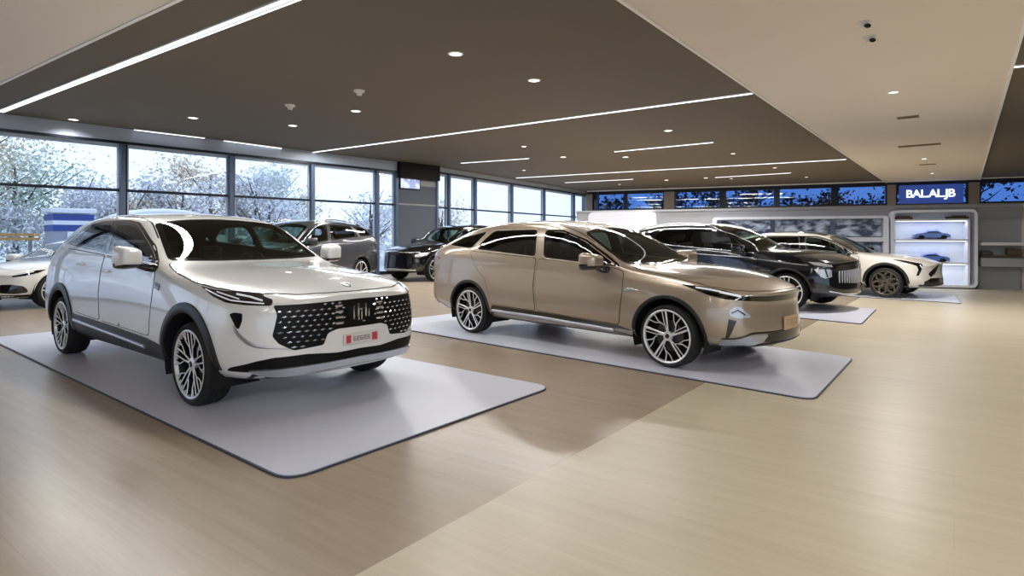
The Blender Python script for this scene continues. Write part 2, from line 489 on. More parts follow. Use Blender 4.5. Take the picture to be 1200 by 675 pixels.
def make_wheel(P, name='wheel'):
    """one wheel about its own centre, outer face towards -Y; rim with spokes, tyre and disc are below it"""
    R, r, w = P['tyre_r'], P['rim_r'], .235
    st = P.get('spoke', 'y'); face = P.get('rim_mat', M['alloy'])
    bm = bmesh.new()
    yo = -w/2
    # rim lip + barrel
    add_lathe(bm, [(r, yo+.012), (r+.004, yo+.004), (r-.006, yo), (r-.016, yo+.006), (r-.020, yo+.03)], 56, mi=0)
    add_lathe(bm, [(r-.018, yo+.03), (r-.03, yo+.10), (r-.035, yo+.2)], 56, mi=1)
    add_lathe(bm, [(0, yo+.115), (r-.03, yo+.115)], 32, mi=1)
    def spoke(pts, wd, dp=.03, mi=0):
        # pts (radius, angle, y, width factor): a tapered bar through the points
        prev = None
        L = [Vector((q[0]*math.cos(q[1]), q[2], q[0]*math.sin(q[1]))) for q in pts]
        for i, p in enumerate(L):
            t = (L[min(i+1, len(L)-1)]-L[max(i-1, 0)]).normalized(); sd = t.cross(Vector((0, 1, 0))).normalized()
            hw = wd*pts[i][3]/2
            ring = [bm.verts.new(p+sd*a+Vector((0, b, 0))) for a, b in ((-hw, dp), (-hw, .004), (-hw*.6, 0), (hw*.6, 0), (hw, .004), (hw, dp))]
            if prev:
                for k in range(5):
                    f = bm.faces.new((prev[k], prev[k+1], ring[k+1], ring[k])); f.material_index = mi if 1 <= k <= 3 else 1
            prev = ring
    ri = r-.012
    if st == 'y':       # ten slim split spokes
        for k in range(5):
            a = 2*PI*k/5+PI/2
            for sgn in (-1, 1):
                spoke([(.05, a+sgn*.22, yo+.03, 1.1), (.13, a+sgn*.19, yo+.022, .8), (ri, a+sgn*.12, yo+.006, .75)], .019)
                spoke([(.14, a+sgn*.25, yo+.022, .6), (.20, a+sgn*.42, yo+.014, .8), (ri, a+sgn*.44, yo+.006, .9)], .015)
                spoke([(.21, a+sgn*.40, yo+.016, .6), (ri, a+sgn*.30, yo+.006, .8)], .012)
    elif st == 'multi':
        for k in range(5):
            a = 2*PI*k/5+.3
            spoke([(.04, a, yo+.03, 1.3), (.14, a+.02, yo+.02, .9), (ri, a+.06, yo+.006, 1.1)], .022)
            spoke([(.04, a+.16, yo+.03, 1.0), (.14, a+.26, yo+.02, .8), (ri, a+.22, yo+.006, .8)], .015)
            spoke([(.12, a+.34, yo+.022, .7), (.19, a+.62, yo+.014, .8), (ri, a+.60, yo+.006, 1.0)], .016)
            spoke([(.15, a+.48, yo+.02, .6), (.2, a+.84, yo+.012, .8), (ri, a+.95, yo+.006, 1.0)], .014)
    elif st == 'ten':
        for k in range(5):
            a = 2*PI*k/5+PI/2
            for sgn in (-1, 1):
                spoke([(.045, a+sgn*.35, yo+.03, 1.1), (.13, a+sgn*.22, yo+.02, .8), (ri, a+sgn*.17, yo+.006, .95)], .026)
    else:               # petals
        for k in range(6):
            a = 2*PI*k/6+.2
            for sgn in (-1, 1):
                spoke([(.05, a+sgn*.15, yo+.03, 1.2), (.12, a+sgn*.42, yo+.022, 1.0), (.19, a+sgn*.38, yo+.014, 1.2), (ri, a+sgn*.12, yo+.006, 1.2)], .036)
    add_lathe(bm, [(0, yo+.022), (.03, yo+.022), (.052, yo+.03), (.056, yo+.055)], 24, mi=0)
    fix(bm)
    rim = mesh_obj(name, bm, None, None, True, mats=[face, M['rimdark']], angle=35)
    bm = bmesh.new()
    hw = w/2
    add_lathe(bm, [(r-.008, -hw+.012), (r+.012, -hw+.002), (r+.03, -hw-.004), (R-.035, -hw), (R-.012, -hw+.014), (R-.002, -hw+.04),
                   (R, -hw+.05), (R, -.06), (R-.008, -.055), (R-.008, -.045), (R, -.04), (R, -.006), (R-.008, 0), (R, .006), (R, .04),
                   (R-.008, .045), (R-.008, .055), (R, .06), (R, hw-.05), (R-.002, hw-.04), (R-.012, hw-.014), (R-.035, hw), (r+.02, hw+.002), (r-.02, hw-.01)], 72)
    fix(bm); mesh_obj('tyre', bm, M['rubber'], rim, True, angle=40)
    bm = bmesh.new()
    add_lathe(bm, [(.04, yo+.07), (.06, yo+.075), (.165, yo+.075), (.165, yo+.10), (.04, yo+.10)], 40)
    fix(bm); mesh_obj('brake_disc', bm, M['disc'], rim, True, angle=40)
    bm = bmesh.new()
    add_lathe(bm, [(0, yo+.014), (.022, yo+.015), (.027, yo+.024)], 20)
    fix(bm); mesh_obj('hub_cap', bm, P.get('cap_mat', M['gloss']), rim, True)
    return rim

def arch_trim(h, P, ax, m, parent, mirror=True):
    R = P['arch_r']; wd = P['arch_w']; az = P['hub']; t = P.get('arch_t', .016); n = 44
    zlo = P['curves']['zu'][1][1]+.10
    a0 = math.asin(max(-.9, (zlo-az)/(R+wd*.5)))
    for sgn in (1, -1):
        bm = bmesh.new(); rings = []
        for i in range(n+1):
            a = a0+(PI-2*a0)*i/n
            def at(rad): return h.cast(-90, (ax+rad*math.cos(a), az+rad*math.sin(a)))[0]
            o = at(R+wd); md = at(R+wd*.5); inn = at(R+.004)
            ci = Vector((ax+(R-.012)*math.cos(a), inn.y, az+(R-.012)*math.sin(a)))
            ring = [o+Vector((0, .004, 0)), o+Vector((0, -t*.7, 0)), md+Vector((0, -t, 0)), inn+Vector((0, -t, 0)), ci+Vector((0, -t*.4, 0)), ci+Vector((0, .10, 0))]
            rings.append([bm.verts.new(Vector((v.x, v.y*sgn, v.z))) for v in ring])
        for A, B in zip(rings, rings[1:]):
            for k in range(5): bm.faces.new((A[k], A[k+1], B[k+1], B[k]))
        fix(bm)
        # make the strip face outwards
        tot = sum(f.normal.y*f.calc_area() for f in bm.faces if f.calc_area() > 0)
        if tot*sgn > 0: bmesh.ops.reverse_faces(bm, faces=bm.faces)
        mesh_obj('arch_trim', bm, m, parent, True, angle=45)
def arch_liner(P, parent):
    for ax in (0.0, P['wb']+P.get('arch_shift', 0)):
        for sgn in (1, -1):
            bm = bmesh.new(); R = P['arch_r']+.02; az = P['hub']; n = 28; A, B = [], []
            for i in range(n+1):
                a = -.35+(PI+.7)*i/n
                A.append(bm.verts.new((ax+R*math.cos(a), sgn*(-(P['track']-.02)), az+R*math.sin(a))))
                B.append(bm.verts.new((ax+R*math.cos(a), sgn*-.52, az+R*math.sin(a))))
            for i in range(n): bm.faces.new((A[i], A[i+1], B[i+1], B[i]))
            bm.faces.new(B)
            fix(bm); mesh_obj('wheel_house', bm, M['liner'], parent, True, angle=40)
def make_seat(parent, x, y, s=1.0, m=None, bench=False):
    m = m or M['seat']; w = .25 if not bench else .62
    def cushion(bm, c, sz, tilt):
        rot = Matrix.Rotation(tilt, 4, 'Y')
        add_box(bm, c, sz, rot=rot, bevel=.045)
    bm = bmesh.new()
    cushion(bm, (x, y, .56), (.52, w*2, .15), RD(-6)); cushion(bm, (x-.30, y, .84), (.14, w*2, .56), RD(-14)); fix(bm)
    o = mesh_obj('seat', bm, m, parent, True, angle=40)
    for dy in ((0,) if not bench else (-.38, .38)):
        bm = bmesh.new(); cushion(bm, (x-.40, y+dy, 1.20), (.11, .26, .17), RD(-10))
        add_tube(bm, [(x-.38, y+dy-.06, 1.05), (x-.39, y+dy-.06, 1.15)], .008); add_tube(bm, [(x-.38, y+dy+.06, 1.05), (x-.39, y+dy+.06, 1.15)], .008)
        fix(bm); mesh_obj('headrest', bm, m, o, True, angle=40)
    return o
def make_mirror(P, parent, m):
    mx, my, mz = P['mirror']; s = P.get('mirror_s', 1.0)
    for sgn in (1, -1):
        bm = bmesh.new(); bmesh.ops.create_cube(bm, size=1.0)
        for v in bm.verts:
            x, y, z = v.co*2
            front = x > 0
            hx = .085 if z > 0 else .075
            md = P.get('mirror_dim', (.10, .135, .085)); v.co = Vector((x*md[0], y*md[1]*(1 if not front else .74), z*md[2]*(1 if not front else .73)))
            if y > 0 and z > 0: v.co.z -= .012
        bmesh.ops.subdivide_edges(bm, edges=bm.edges, cuts=1, use_grid_fill=True)
        for v in bm.verts:
            if v.co.length > 0:
                if v.co.x < -.09: v.co.x = -.085
        for _ in range(2):
            bmesh.ops.subdivide_edges(bm, edges=bm.edges, cuts=1, use_grid_fill=True)
            for _k in range(3): bmesh.ops.smooth_vert(bm, verts=bm.verts, factor=.5, use_axis_x=True, use_axis_y=True, use_axis_z=True)
        for v in bm.verts:
            v.co *= 1.28*s; v.co = Matrix.Rotation(RD(8), 4, 'Z') @ v.co
            v.co = Vector((v.co.x+mx, sgn*(-(my))+sgn*v.co.y*-1*-1, v.co.z+mz))
        for f in bm.faces:
            if f.calc_center_median().z < mz-(.036 if P.get('mirror_half') else .06)*s: f.material_index = 1
        fix(bm)
        o = mesh_obj('wing_mirror', bm, None, parent, True, mats=[m, M['gloss']])
        bm = bmesh.new()
        co = P['hull'].cast(-90, (mx+.10, mz-.10))[0]
        add_tube(bm, [(mx+.10, sgn*(co.y+.03), mz-.10), (mx+.05, sgn*(co.y-.05), mz-.10), (mx, sgn*-(my-.02), mz-.05)], [.05, .035, .03], 10)
        fix(bm); mesh_obj('mirror_arm', bm, M['gloss'], o, True)

def base_car(P, paint):
    root = empty(P.get('name', 'car'), (0, 0, 0))
    h = P['hull'] = Hull(P, P.get('level', 3))
    bm = cut_body(h, P)
    body = mesh_obj('body', bm, paint, root, True)
    # dark cabin lining inside the shell
    bl = bmesh.new(); bl.from_mesh(body.data); bl.normal_update()
    bmesh.ops.delete(bl, geom=[f for f in bl.faces if f.calc_center_median().z < P.get('lining_z', .85) or f.calc_center_median().x > P['cowl_x']+.35], context='FACES')
    for v in bl.verts: v.co = v.co - v.normal*.022
    bmesh.ops.reverse_faces(bl, faces=bl.faces)
    mesh_obj('cabin_lining', bl, M['cabin'], root, True)
    bm = bmesh.new()
    cx = P['cowl_x']
    add_box(bm, ((cx-.9)/2+.1, 0, .42), (cx+.5, 1.5, .05)); fix(bm)
    mesh_obj('cabin_floor', bm, M['cabin'], root, False)
    bm = bmesh.new(); add_box(bm, (cx-.27, 0, P['curves_cowl_z']-.18), (.60, 1.42, .30), bevel=.08)
    add_box(bm, (cx-.45, -.38, P['curves_cowl_z']-.04), (.12, .36, .09), bevel=.03); fix(bm)
    dash = mesh_obj('dashboard', bm, M['cabin'], root, True, angle=40)
    sm = P.get('seat_mat', M['seat'])
    for y in (-.38, .38): make_seat(root, cx-1.35, y, m=sm)
    make_seat(root, cx-2.30, 0, m=sm, bench=True)
    bm = bmesh.new()     # steering wheel on the left, seen through the windscreen
    rot = Matrix.Rotation(RD(-65), 4, 'Y')
    ring = [rot @ Vector((.18*math.cos(a), .18*math.sin(a), 0)) + Vector((cx-.78, .38, P['curves_cowl_z']-.06)) for a in [2*PI*i/28 for i in range(29)]]
    add_tube(bm, ring, .016, 8)
    ctr = Vector((cx-.78, .38, P['curves_cowl_z']-.06))
    for a in (0, 2.2, 4.1): add_tube(bm, [ctr, rot @ Vector((.17*math.cos(a), .17*math.sin(a), 0)) + ctr], .02, 6)
    fix(bm); mesh_obj('steering_wheel', bm, M['cabin'], root, True)
    # glazing
    for q, mm in zip(P['windows'], P['window_mats']):
        sq = smooth_poly(q, .06)
        g = patch(h, 'side_window', -90, sq, mm, root, step=.06, off=.002, back=.006, mirror=True)
        for sd, w in zip((1, -1), g):
            f_ = patch(h, 'window_seal', -90, sq, M['gloss'], w, holes=[inset(sq, P.get('frit', .035))], step=.05, off=.0035, back=.004)[0]
            if sd < 0:
                me = f_.data; me.transform(Matrix.Scale(-1, 4, (0, 1, 0))); me.flip_normals()
    sq = smooth_poly(P['shield'], .08)
    w = patch(h, 'windscreen', 'T', sq, P.get('shield_mat', M['shield']), root, step=.07, off=.002, back=.006)[0]
    ins = inset(sq, .05)
    patch(h, 'windscreen_seal', 'T', sq, M['gloss'], w, holes=[ins], step=.05, off=.004, back=.004)
    if P.get('surround'):
        patch(h, 'window_surround', -90, smooth_poly(P['surround'], .05), M['gloss'], root, holes=[inset(smooth_poly(q, .06), -.004) for q in P['windows']], off=.002, back=.004, mirror=True, step=.06)
    if P.get('rear_glass'):
        patch(h, 'rear_window', 180, smooth_poly(P['rear_glass'], .08), M['tint'], root, step=.07, off=.002, back=.006)
    for q in P.get('rear_lamps', []):
        patch(h, 'tail_lamp', 180, smooth_poly(q, .03), M['taillamp'], root, step=.04, off=.004, back=.01)
    # doors with gaps
    for q in P['doors']:
        sq = smooth_poly(q, .05)
        ds = patch(h, 'door', -90, sq, paint, root, step=.055, off=.005, back=.010, mirror=True)
        ribbon(h, 'door_gap', -90, sq, .016, .0015, M['seam'], root, closed=True, mirror=True)
        P.setdefault('door_objs', []).append(ds)
    for (hx, hz, di) in P.get('handles', []):
        for k, sgn in enumerate((1, -1)):
            par = P['door_objs'][di][k]
            bm = bmesh.new(); co = h.cast(-90, (hx, hz))[0]
            add_box(bm, (0, 0, 0), (.20, .026, .032), bevel=.010)
            for v in bm.verts: v.co += Vector((hx, sgn*(co.y-.012), hz))
            fix(bm); mesh_obj('door_handle', bm, P.get('handle_mat', paint), par, True, angle=40)
    # wheels
    wl = make_wheel(P)
    first = True
    for ax in (P['wb'], 0.0):
        for sgn in (-1, 1):
            o = wl if first else copy_tree(wl)
            first = False
            o.parent = root; o.location = (ax, sgn*(P['track']-.12), P['hub'])
            o.rotation_euler = (0, 0, 0 if sgn < 0 else PI)
            if ax > 1 and P.get('steer'): o.rotation_euler[2] += RD(P['steer'])
    arch_liner(P, root)
    for ax in (0.0, P['wb']+P.get('arch_shift', 0)): arch_trim(h, P, ax, P.get('arch_mat', M['trim']), root)
    make_mirror(P, root, P.get('mirror_mat', paint))
    return root, h, body

def uz(a, pts):
    r = RD(a); t = (-math.sin(r), math.cos(r))
    return [(p[0]*t[0]+p[1]*t[1], p[2]) for p in pts]
def mirrored(line): return list(line) + [(-p[0], p[1]) for p in reversed(line)]
def name_plate(h, parent, y0, y1, z0, z1, style):
    """number plate on the front face, lying on the bumper"""
    co, n = h.cast(0, ((y0+y1)/2, (z0+z1)/2))
    bm = bmesh.new(); cy, cz = (y0+y1)/2, (z0+z1)/2; X = co.x+.012
    add_box(bm, (X, cy, cz), (.014, y1-y0, z1-z0), bevel=.004); fix(bm)
    base = M['plate'] if style == 'red' else M['platetan']
    o = mesh_obj('number_plate', bm, base, parent, True, angle=35)
    W, H = y1-y0, z1-z0; F = X+.0085
    if style == 'red':
        for (a, b) in ((.06, .19), (.80, .96)):
            bm = bmesh.new(); add_box(bm, (F, y0+W*(a+b)/2, cz), (.003, W*(b-a), H*.72), bevel=.001); fix(bm)
            mesh_obj('red_block', bm, M['red'], o, False)
        bm = bmesh.new()
        for i in range(5):
            yy = y0+W*(.30+.10*i); w = W*.075
            for (dy, dz, sy, sz) in ((0, .17, w, H*.07), (0, -.17, w, H*.07), (-w*.4, 0, w*.2, H*.4), (0, 0, w*.8, H*.06), (w*.35, .08 if i % 2 else -.08, w*.2, H*.2)):
                add_box(bm, (F, yy+dy, cz+dz*H), (.003, sy, sz))
        fix(bm); mesh_obj('plate_print', bm, M['plategrey'], o, False)
    else:
        bm = bmesh.new()
        for i in range(6):
            yy = y0+W*(.14+.145*i); w = W*.09
            for (dy, dz, sy, sz) in ((0, .2, w, H*.08), (-w*.4, 0, w*.22, H*.42), (w*.3*(-1)**i, -.08, w*.22, H*.26)):
                add_box(bm, (F, yy+dy, cz+dz*H), (.003, sy, sz))
        fix(bm); mesh_obj('plate_print', bm, M['beige'], o, False)
    return o

def white_suv():
    P = dict(wb=3.486, hub=.345, tyre_r=.345, rim_r=.283, arch_r=.435, arch_w=.075, arch_t=.02, arch_shift=-.06, track=.945, name='crossover_car',
        crease_rows=[(5, -.9, 2.3, .25), (8, 2.85, 4.4, .55), (4, .9, 4.4, .2)], crease_caps=[(-1, 8, .75), (-1, 7, .2)],
        stations=[-.90, -.80, -.62, -.38, 0, .42, .9, 1.4, 1.8, 2.05, 2.35, 2.62, 2.85, 3.15, 3.5, 3.82, 4.08, 4.28, 4.40],
        nose=[(.2, -.10), (.34, -.02), (.55, 0), (.75, 0), (.9, -.03), (1.0, -.07)], tail=[(.2, -.12), (.5, 0), (.95, 0), (1.2, -.10)],
        nose_from=3.6, tail_to=-.2, nose_bow=.14, tail_bow=.10, zm=.60, cowl_x=2.72, curves_cowl_z=1.12,
        curves=dict(
            wm=[(-.90, .84), (-.80, .925), (-.5, .95), (0, .965), (1.5, .94), (3.2, .955), (3.6, .965), (3.85, .94), (4.1, .88), (4.28, .80), (4.40, .70)],
            zu=[(-.90, .32), (-.6, .25), (1, .24), (3.6, .24), (4.1, .26), (4.40, .31)],
            zb=[(-.90, 1.06), (-.75, 1.19), (-.5, 1.25), (0, 1.25), (1.06, 1.20), (2.4, 1.12), (2.75, 1.08), (3.4, 1.02), (3.9, .965), (4.2, .92), (4.40, .86)],
            wb=[(-.90, .74), (-.75, .83), (-.4, .86), (.5, .865), (2.4, .87), (3.0, .87), (3.6, .865), (4.0, .83), (4.28, .74), (4.40, .64)],
            ze=[(-.90, 1.10), (-.78, 1.25), (-.55, 1.42), (-.2, 1.57), (.4, 1.625), (1.2, 1.63), (1.7, 1.60), (2.0, 1.545), (2.35, 1.36), (2.68, 1.17), (2.9, 1.10), (3.4, 1.05), (3.9, 1.0), (4.2, .96), (4.40, .89)],
            we=[(-.90, .66), (-.6, .67), (0, .68), (.8, .70), (1.6, .71), (2.0, .72), (2.35, .78), (2.68, .835), (2.95, .80), (3.6, .78), (4.0, .75), (4.28, .67), (4.40, .57)],
            zc=[(-.90, 1.12), (-.78, 1.27), (-.55, 1.47), (-.2, 1.62), (.4, 1.68), (1.2, 1.69), (1.6, 1.665), (1.95, 1.60), (2.35, 1.39), (2.70, 1.19), (2.9, 1.145), (3.4, 1.12), (3.9, 1.065), (4.2, 1.01), (4.40, .93)]),
        windows=[[(1.36, 1.24), (1.24, 1.55), (1.5, 1.555), (1.8, 1.53), (2.0, 1.46), (2.38, 1.30), (2.60, 1.18)],
                 [(.06, 1.32), (.12, 1.39), (.44, 1.53), (.77, 1.555), (1.16, 1.555), (1.26, 1.25)],
                 [(-.24, 1.34), (-.13, 1.41), (.22, 1.50), (.03, 1.38), (-.03, 1.325)]],
        window_mats=[M['side'], M['side'], M['side']], frit=.02,
        shield=[(2.70, -.785), (2.80, -.38), (2.83, 0), (2.80, .38), (2.70, .785), (2.0, .655), (1.95, .3), (1.93, 0), (1.95, -.3), (2.0, -.655)],
        rear_glass=[(-.55, 1.20), (.55, 1.20), (.48, 1.42), (-.48, 1.42)],
        rear_lamps=[[(-.88, .98), (-.88, 1.05), (0, 1.08), (.88, 1.05), (.88, .98), (0, 1.02)]],
        doors=[[(1.33, 1.20), (1.31, .80), (1.36, .53), (2.66, .50), (2.70, .85), (2.70, 1.0), (2.62, 1.13)],
               [(-.02, 1.26), (.10, 1.02), (.40, .84), (.58, .56), (1.33, .53), (1.28, .80), (1.30, 1.205)]],
        handles=[(1.47, 1.045, 0), (.66, 1.10, 1)],
        mirror_s=1.05, mirror_dim=(.08, .09, .092), mirror=(2.55, 1.07, 1.215), seat_mat=M['seat'])
    root, h, body = base_car(P, M['pearl'])
    # gloss pillars between the panes, dark line along the roof
    dlo = smooth_poly([(-.28, 1.325), (-.15, 1.42), (.3, 1.535), (.75, 1.58), (1.5, 1.58), (1.82, 1.55), (2.03, 1.48), (2.40, 1.32), (2.68, 1.155), (1.3, 1.225)], .05)
    patch(h, 'window_surround', -90, dlo, M['gloss'], root, holes=[inset(smooth_poly(q, .06), -.004) for q in P['windows'][:3]], off=.002, back=.004, mirror=True, step=.05)
    for sg in (-1, 1):
        ribbon(h, 'roof_channel', 'T', [(-.35, sg*.60), (.4, sg*.63), (1.3, sg*.645), (1.95, sg*.66), (2.3, sg*.725)], .014, .002, M['seam'], root)
    # bonnet
    hl = [(2.86, 0), (2.83, -.4), (2.74, -.80), (3.05, -.84), (3.45, -.865), (3.78, -.845), (4.02, -.79), (4.20, -.69), (4.36, -.48), (4.43, -.25), (4.455, 0)]
    hood = hl + [(x, -y) for x, y in reversed(hl[1:-1])]
    hp = smooth_poly(hood, .05)
    patch(h, 'bonnet', 'T', hp, M['pearl'], root, off=.005, back=.012, step=.06)
    ribbon(h, 'bonnet_gap', 'T', hp, .020, .0015, M['seam'], root, closed=True)
    # bonnet badge
    bm = bmesh.new(); bco, bn = h.cast('T', (4.33, 0)); add_lathe(bm, [(0, .012), (.03, .012), (.042, .007), (.046, 0)], 24, axis='Z')
    q = bn.to_track_quat('Z', 'Y').to_matrix().to_4x4()
    for v in bm.verts: v.co = q @ Vector((v.co.x*.8, v.co.y*1.3, v.co.z)) + bco + bn*.007
    fix(bm); mesh_obj('bonnet_badge', bm, M['chrome'], root)
    # headlamps: black housing with silver light blades
    L3 = [(3.58, -.88, .995), (3.78, -.87, .975), (4.01, -.81, .965), (4.18, -.72, .955), (4.28, -.67, .935), (4.34, -.67, .905), (4.35, -.69, .87), (4.19, -.80, .872), (3.98, -.86, .885), (3.80, -.88, .925)]
    lamps = patch(h, 'headlamp', -35, smooth_poly(uz(-35, L3), .02), M['gloss'], root, mirror=True, off=.006, step=.03)
    for k in range(2):
        for ln, w_ in (([(3.68, -.88, .972), (3.86, -.86, .932), (4.02, -.84, .903), (4.30, -.72, .885)], .010), ([(3.84, -.86, .958), (3.98, -.83, .935), (4.08, -.80,   .915)], .009), ([(4.04, -.80, .948), (4.16, -.75, .93), (4.26, -.71, .905)], .013), ([(4.24, -.69, .938), (4.33, -.67, .915)], .009)):
            r_ = ribbon(h, 'light_blade', -35, uz(-35, ln), w_, .008, M['led'], lamps[k], off=.006)[0]
            if k:
                r_.data.transform(Matrix.Scale(-1, 4, (0, 1, 0))); r_.data.flip_normals()
    # grille
    half = [(0, .885), (-.45, .875), (-.68, .872), (-.665, .80), (-.70, .64), (-.66, .58), (-.56, .52), (-.335, .54), (-.30, .63), (-.22, .655), (0, .655)]
    gp = half + [(-y, z) for y, z in reversed(half[1:-1])]
    gp_s = smooth_poly(gp, .02)
    grille = patch(h, 'grille', 0, gp_s, M['void'], root, off=.004, step=.045)[0]
    for r_ in range(9):
        z = .862-r_*.0395
        for sg in (-1, 1):
            bm = bmesh.new(); last = None; cnt = 0
            for c_ in range(0, 12):
                y = sg*(c_*.062+(.031 if r_ % 2 else 0))
                if abs(y) < .155 or not inside((y, z), gp) or edge_dist((y, z), gp) < .016: continue
                co, n = h.cast(0, (y, z)); tq = n.to_track_quat('X', 'Z').to_matrix().to_4x4()
                s_ = .019+.004*((r_*7+c_*3) % 3)
                ring = [bm.verts.new(tq @ Vector((.006, a, b))+co+n*.002) for a, b in ((-s_, -.002), (0, -.0085), (s_, .002), (0, .0085))]
                top = bm.verts.new(tq @ Vector((.014, 0, .001))+co+n*.003)
                for i in range(4): bm.faces.new((ring[i], ring[(i+1) % 4], top))
                ends = sorted((ring[0], ring[2]), key=lambda v: abs(v.co.y))
                if last:    # slim web that carries the row of studs
                    mid = bm.verts.new((last.co+ends[0].co)/2-n*.004+Vector((0, 0, -.001)))
                    bm.faces.new((last, ends[0], mid))
                last = ends[1]; cnt += 1
            if cnt: fix(bm); mesh_obj('stud_row', bm, M['chrome'], grille, False)
            else: bm.free()
    # emblem: upright bars in the middle of the grille and the white ladder marks beside it
    bm = bmesh.new()
    for (y, z, sy, sz) in ((-.075, .775, .012, .11), (-.03, .79, .016, .12), (-.03, .725, .012, .03), (.0, .80, .03, .014), (.0, .76, .012, .10), (.045, .79, .018, .11), (.075, .765, .012, .07), (.02, .70, .03, .012)):
        co, n = h.cast(0, (y, z)); add_box(bm, (co.x+.014, y, z), (.02, sy, sz), bevel=.003)
    fix(bm); mesh_obj('emblem', bm, M['chrome'], grille, True, angle=35)
    for sg in (-1, 1):
        for k in range(4):
            z = .842-k*.046; bm = bmesh.new()
            co, n = h.cast(0, (sg*.21, z)); add_box(bm, (co.x+.01, sg*.205, z), (.016, .072, .024), bevel=.006)
            fix(bm); mesh_obj('grille_bar', bm, M['chrome'], grille, True, angle=35)
    # bumper
    top = [(-.86, .385), (-.77, .45), (-.69, .475), (-.46, .482), (-.22, .462), (0, .47)]
    bot = [(-.86, .35), (-.60, .36), (0, .37)]
    lp = top + [(-y, z) for y, z in reversed(top[:-1])] + [(-y, z) for y, z in bot[:-1]] + bot[::-1]
    patch(h, 'lower_intake', 0, smooth_poly(lp, .02), M['void'], root, off=.003, step=.04)
    bt = [(-.79, .372), (-.72, .384), (-.58, .390), (-.18, .402), (0, .406)]; bb = [(-.73, .342), (-.66, .335), (-.56, .335), (-.17, .352), (0, .358)]
    sp = bt + [(-y, z) for y, z in reversed(bt[:-1])] + [(-y, z) for y, z in bb[:-1]] + bb[::-1]
    patch(h, 'skid_plate', 0, smooth_poly(sp, .01), M['satin'], root, off=.022, back=.03, step=.04)
    ub = [(-.76, .335), (-.56, .32), (0, .34), (.56, .32), (.76, .335), (.74, .22), (-.74, .22)]
    patch(h, 'under_bumper', 0, ub, M['trim'], root, off=.004, back=.01, step=.045)
    # corner vents with pale crescent
    sl = [(4.05, -.87, .80), (4.10, -.86, .815), (4.17, -.83, .81), (4.17, -.83, .75), (4.145, -.84, .69), (4.125, -.85, .70)]
    patch(h, 'bumper_vent', -45, smooth_poly(uz(-45, sl), .015), M['gloss'], root, mirror=True, off=.004, step=.025)
    cr = [(4.10, -.86, .72), (4.13, -.86, .67), (4.21, -.82, .60), (4.29, -.78, .565), (4.38, -.69, .55), (4.44, -.58, .53)]
    ribbon(h, 'bumper_blade', -40, smooth_poly(uz(-40, cr), .05, closed=False), .026, .010, M['satin'], root, mirror=True, taper=lambda t: .35+.9*math.sin(PI*min(1, t+.15)))
    # sills
    sp = [(.50, .53), (1.4, .505), (2.6, .47), (3.02, .43), (3.02, .26), (.50, .27), (.42, .34)]
    sill = patch(h, 'sill_cladding', -90, sp, M['trim'], root, mirror=True, off=.010, back=.02, step=.05)
    ribbon(h, 'sill_strip', -90, [(.55, .465), (1.4, .425), (2.55, .385)], .034, .026, M['satin'], root, mirror=True)
    patch(h, 'rear_valance', 180, [(-.90, .50), (.90, .50), (.86, .22), (-.86, .22)], M['trim'], root, off=.006, step=.06)
    # fender badge
    ribbon(h, 'fender_badge', -90, [(2.74, .965), (2.84, .945)], .05, .008, M['gloss'], root, mirror=True)
    name_plate(h, root, -.175, .175, .515, .605, 'red')
    return root, P

